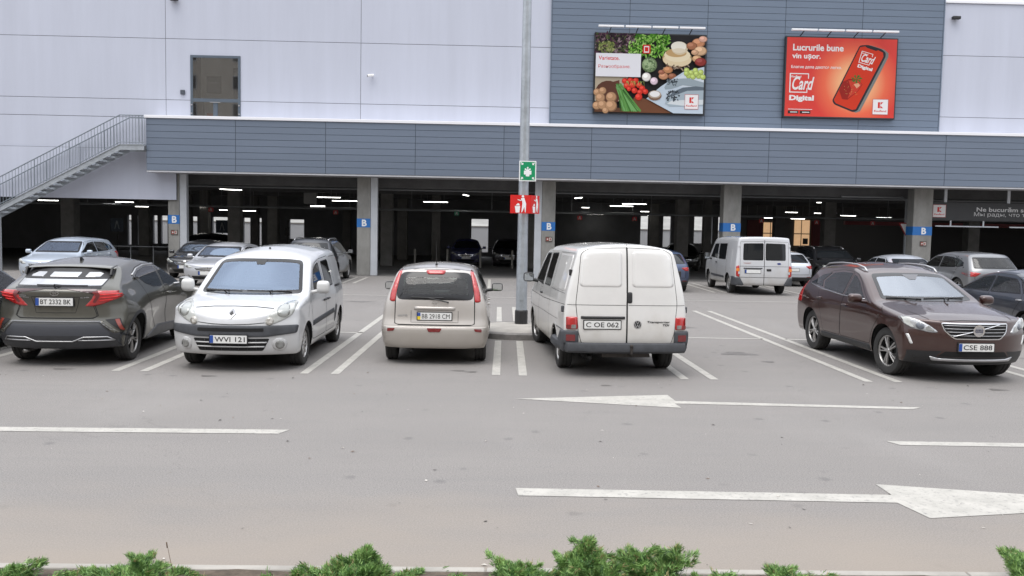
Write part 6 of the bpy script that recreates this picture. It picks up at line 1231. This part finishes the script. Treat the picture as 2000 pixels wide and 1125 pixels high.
def generic(name, label, x, y, th, pt, L=4.3, W=1.78, H=1.5, style='hatch', plate=None, grp=None, rim='five', open_cab=False, res=.075, hip=0, rails=False, lamp=None, zs=1, glass_m=None, spokes=5):
    hw = W/2; sed = style == 'sedan'; suv = style == 'suv'; wag = style == 'mpv'
    cw = .62 if not suv else .64; cx = {'hatch':.265,'sedan':.29,'suv':.29,'mpv':.235}[style]*L; wt = {'hatch':.43,'sedan':.45,'suv':.43,'mpv':.42}[style]*L
    zt = [(0,.46*H),(.03*L,.52*H),(.12*L,.575*H),(cx-.03*L,cw*H),(cx,(cw+.02)*H),(wt-.03*L,.90*H),(wt,.94*H),(wt+.09*L,.99*H),(.60*L,H)]
    if sed: zt += [(.68*L,.985*H),(.74*L,.94*H),(.88*L,.70*H),(.91*L,.685*H),(L,.665*H)]; rx = [(.26,.06),(.4,0),(.45*H,0),(.62*H,.03),(.68*H,.06)]
    elif suv: zt += [(.80*L,.985*H),(.90*L,.955*H),(L,.94*H)]; rx = [(.3,.06),(.45,0),(.58*H,.0),(.64*H,.05),(.92*H,.10*L),(.97*H,.125*L)]
    elif wag: zt += [(.75*L,.985*H),(.92*L,.93*H),(L,.90*H)]; rx = [(.3,.06),(.42,0),(.55*H,.0),(.62*H,.04),(.88*H,.09*L),(.93*H,.11*L)]
    else: zt += [(.76*L,.975*H),(.86*L,.935*H),(L,.90*H)]; rx = [(.26,.06),(.42,0),(.58*H,.0),(.64*H,.04),(.88*H,.12*L),(.93*H,.15*L)]
    g = .26 if suv else .19
    sp = dict(L=L, zt=zt, crown=[(0,.06),(.2*L,.06),(.6*L,.075),(L,.05)], zb=[(0,g),(L,g+.04)], fx=[(g,.09),(.35,.02),(.5,0),(.46*H,.02)], pf=(.36,2.4), rx=rx, pr=(.2,3.2),
        wx=[(0,hw*.93),(.12*L,hw),(.82*L,hw),(L,hw*.94)], h=[(.2,.94),(.38,.985),(.6,1.0),(.56*H,.99),(.64*H,.955),(.9*H,.76),(H,.66)],
        flare=[(.2*L,.6,.45,.22,.012),(.815*L,.62,.45,.24,.018)])
    c = Car(name, label, 'car', sp, x, y, th, pt, res=res, group=grp, open_cab=open_cab); c.root.scale = (zs, zs, zs)
    Rw = .36 if suv else .315; c.wheels(.205*L, .81*L, Rw, .20, Rw-.115, spokes, rim, .03, arch=1.12)
    gl = G_FAR if not open_cab else G_CLEAR
    zc = (cw+.035)*H
    c.win('windscreen', rp([(-.42*W,zc),(.42*W,zc),(.335*W,.90*H),(-.335*W,.90*H)], .07), 'f', glass_m or (G_SCREEN if open_cab else G_FAR), .035)
    zr = .665*H if not sed else .705*H
    c.win('rear_window', rp([(-.39*W,zr),(.39*W,zr),(.335*W,.89*H),(-.335*W,.89*H)], .06), 'b', G_DARK if open_cab else G_FAR, .03)
    xb = .545*L; xr_ = .86*L if not sed else .80*L
    d1 = c.both('front_door', rp([(.205*L+Rw*1.12+.03,g+.1),(.205*L+Rw*1.12-.02,Rw+.24),(.255*L,Rw*2+.10),(.255*L,.62*H),(wt-.01*L,.885*H),(xb-.006,.925*H),(xb-.006,g+.1)], .05), 'R', pt, .003)
    d2 = c.both('rear_door', rp([(xb+.006,g+.1),(xb+.006,.925*H),(.68*L,.91*H),(xr_-.04*L,.80*H),(.775*L,.60*H),(.735*L,.42*H),(.71*L,g+.1)], .05), 'R', pt, .003)
    for i, pj in enumerate('RL'):
        c.win('window', rp([(cx+.035*L,.655*H),(wt+.01*L,.86*H),(xb-.03,.89*H),(xb-.03,.655*H)], .04), pj, gl, .022, .008, d1[i])
        c.win('window', rp([(xb+.03,.655*H),(xb+.03,.89*H),(.69*L,.87*H),(xr_-.075*L,.80*H),(.76*L,.67*H)], .04), pj, gl, .022, .008, d2[i])
        c.win('quarter_window', rp([(.775*L,.675*H),(.715*L,.875*H),(xr_-.02*L,.78*H),(xr_-.005*L,.70*H)], .03), pj, gl, .018, .006)
        if rails: b = MB(); sg = 1 if pj == 'R' else -1; b.tube([c.shift(c.hit(q*L, .33*W*sg, 't')[0]+Vector((0, 0, .05 if .5 < q < .8 else 0))) for q in (.47,.52,.6,.7,.79,.84)], .018, 6); b.build('roof_rail', SILVER, c.root, True)
    c.handle(xb-.12, .575*H, parents=d1, m=SILVER if sed else None); c.handle(.765*L, .59*H, parents=d2, m=SILVER if sed else None)
    for sg in (1, -1):
        hl = c.patch('headlight', rp([(.27*W*sg,.43*H),(.36*W*sg,.475*H),(.455*W*sg,.535*H),(.485*W*sg,.51*H),(.47*W*sg,.455*H),(.36*W*sg,.41*H)], .03), 'f', lamp or WHITE_L, .005, dome=.015)
        c.patch('lamp_projector', ell(.385*W*sg,.455*H,.05,.045), 'f', SMOKE_L, .022, hl, dome=.008)
        c.patch('fog_lamp', ell(.36*W*sg,.24*H,.05,.045), 'f', SMOKE_L, .006, dome=.01)
        tl = [(.30*W*sg,.575*H),(.46*W*sg,.60*H),(.49*W*sg,.56*H),(.475*W*sg,.50*H),(.38*W*sg,.505*H)] if style != 'mpv' else [(.40*W*sg,.45*H),(.485*W*sg,.50*H),(.47*W*sg,.64*H),(.42*W*sg,.64*H)]
        c.patch('tail_light', rp(tl, .025), 'b', RED_L, .005, dome=.016); c.patch('reflector', rp(rect(.33*W*sg,.25*H,.42*W*sg,.28*H), .01), 'b', RED_D, .01)
    gr = c.patch('grille', rp([(-.25*W,.43*H),(.25*W,.43*H),(.2*W,.365*H),(-.2*W,.365*H)], .03), 'f', UNDER, .004, ring=.014, ringmat=CHROME); c.bars('grille_bar', [((-.21*W,.40*H),(.21*W,.40*H))], 'f', SILVER, .009, .012, gr)
    c.patch('lower_grille', rp([(-.30*W,.24*H),(.30*W,.24*H),(.26*W,.165*H),(-.26*W,.165*H)], .03), 'f', UNDER, .004)
    c.patch('badge', ell(0,.445*H,.05,.04), 'f', CHROME, .012); c.patch('badge', ell(0,(.60 if not sed else .61)*H,.045,.038), 'b', CHROME, .01)
    c.patch('rear_valance', rp([(-.46*W,.27*H),(.46*W,.27*H),(.44*W,g+.03),(-.44*W,g+.03)], .03), 'b', BLACK, .005, dome=.01)
    c.seam([(-.40*W,.60*H),(-.39*W,.34*H),(.39*W,.34*H),(.40*W,.60*H)], 'b', .012)
    if plate is not None:
        c.plate('f', 0, .31*H, plate, BLUE_P, tilt=0); c.plate('b', 0, .475*H if not sed else .50*H, plate, BLUE_P)
    c.mirror(cx+.07*L, .645*H, .19, .14, .13, pt if not name == 'sedan_car' else pt)
    if open_cab: c.cabin(.47*L, .30*H, .64*H, rear=.68*L, dash=cx+.02*L)
    c.finish(); return c
transit()
PB = paint('pale silver blue paint', (.46,.52,.60), .35, .3, dirt=.2)
generic('hatchback_car', 'pale silver blue family car facing the camera under the outside stairs', -14.85, 31.5, 91, PB, 4.5, 1.78, 1.50, 'mpv', '', lamp=WHITE_L, res=.06, open_cab=True)
generic('hatchback_car', 'silver hatchback facing the camera, half hidden by the white rounded van', -9.25, 31.1, 89, paint('silver paint', (.50,.51,.54), .4, .32, dirt=.2), 4.3, 1.80, 1.42, 'hatch', '', res=.06, open_cab=True)
generic('hatchback_car', 'small black hatchback facing the camera at the first garage pillar', -11.2, 34.6, 88, paint('black car paint', (.012,.013,.015), 0, .25, dirt=.1), 3.9, 1.68, 1.42, 'hatch', '', open_cab=True)
generic('suv', 'dark blue grey suv seen from behind at the garage edge behind the rounded white van', -6.45, 33.3, -90, paint('dark slate paint', (.030,.034,.042), .3, .35, dirt=.3), 4.5, 1.84, 1.62, 'suv', None, rails=True)
generic('hatchback_car', 'blue hatchback seen from behind, mostly hidden by the big dirty white van', 6.0, 31.9, -90.5, paint('dark blue paint', (.030,.055,.125), .3, .3, dirt=.2), 4.1, 1.74, 1.46, 'hatch', '')
generic('hatchback_car', 'silver white hatchback seen from behind, beside the window van', 11.75, 36.1, -90, paint('light silver paint', (.60,.63,.68), .2, .3, dirt=.2), 4.2, 1.78, 1.40, 'hatch', '')
generic('suv', 'black suv with roof rails facing the camera, behind the brown suv', 14.2, 36.9, 90, paint('black suv paint', (.012,.013,.016), .1, .3, dirt=.1), 4.6, 1.86, 1.58, 'suv', None, rails=True)
generic('sedan_car', 'silver sedan seen from behind, low roof showing over the brown suv', 15.05, 32.6, -90, paint('cool silver paint', (.52,.55,.60), .3, .3), 4.5, 1.80, 1.40, 'sedan', None)
generic('suv', 'grey suv seen from behind with wide red tail lights at the right edge', 16.3, 30.2, -88, paint('mid grey paint', (.20,.205,.215), .45, .32, dirt=.15), 4.45, 1.84, 1.60, 'suv', None, open_cab=True)
generic('sedan_car', 'dark blue grey sedan cut by the right edge, behind the brown suv', 11.5, 18.75, -89, paint('dark blue grey paint', (.040,.047,.066), .5, .3, dirt=.2), 5.0, 1.82, 1.46, 'sedan', None, rim='split', res=.05, open_cab=True)
generic('hatchback_car', 'black green hatchback cut by the left edge, beside the olive crossover', -8.72, 14.3, -88, paint('black green paint', (.010,.018,.018), .1, .25, dirt=.1), 4.2, 1.76, 1.48, 'hatch', None, open_cab=True, res=.06)
generic('hatchback_car', 'small blue car in the dark garage, left of the two behind the bollards', -1.35, 48.6, 90, paint('deep blue paint', (.02,.03,.13), .1, .3), 3.7, 1.66, 1.44, 'hatch', '', res=.1)
generic('hatchback_car', 'dark car in the garage beside the lamp post, right of the two behind the bollards', .95, 48.8, 90, paint('dark navy paint', (.014,.016,.03), .1, .3), 4.2, 1.75, 1.46, 'hatch', '', res=.1)
BLK = MATS['black car paint']
generic('hatchback_car', 'black car deep in the garage, roof showing above the silver hatchback', -15.0, 46.5, 75, BLK, 4.2, 1.76, 1.52, 'hatch', None, res=.1)
generic('sedan_car', 'dark sedan deep in the garage between the blue hatchback and the window van', 10.3, 47.5, 80, BLK, 4.5, 1.80, 1.42, 'sedan', None, res=.1)
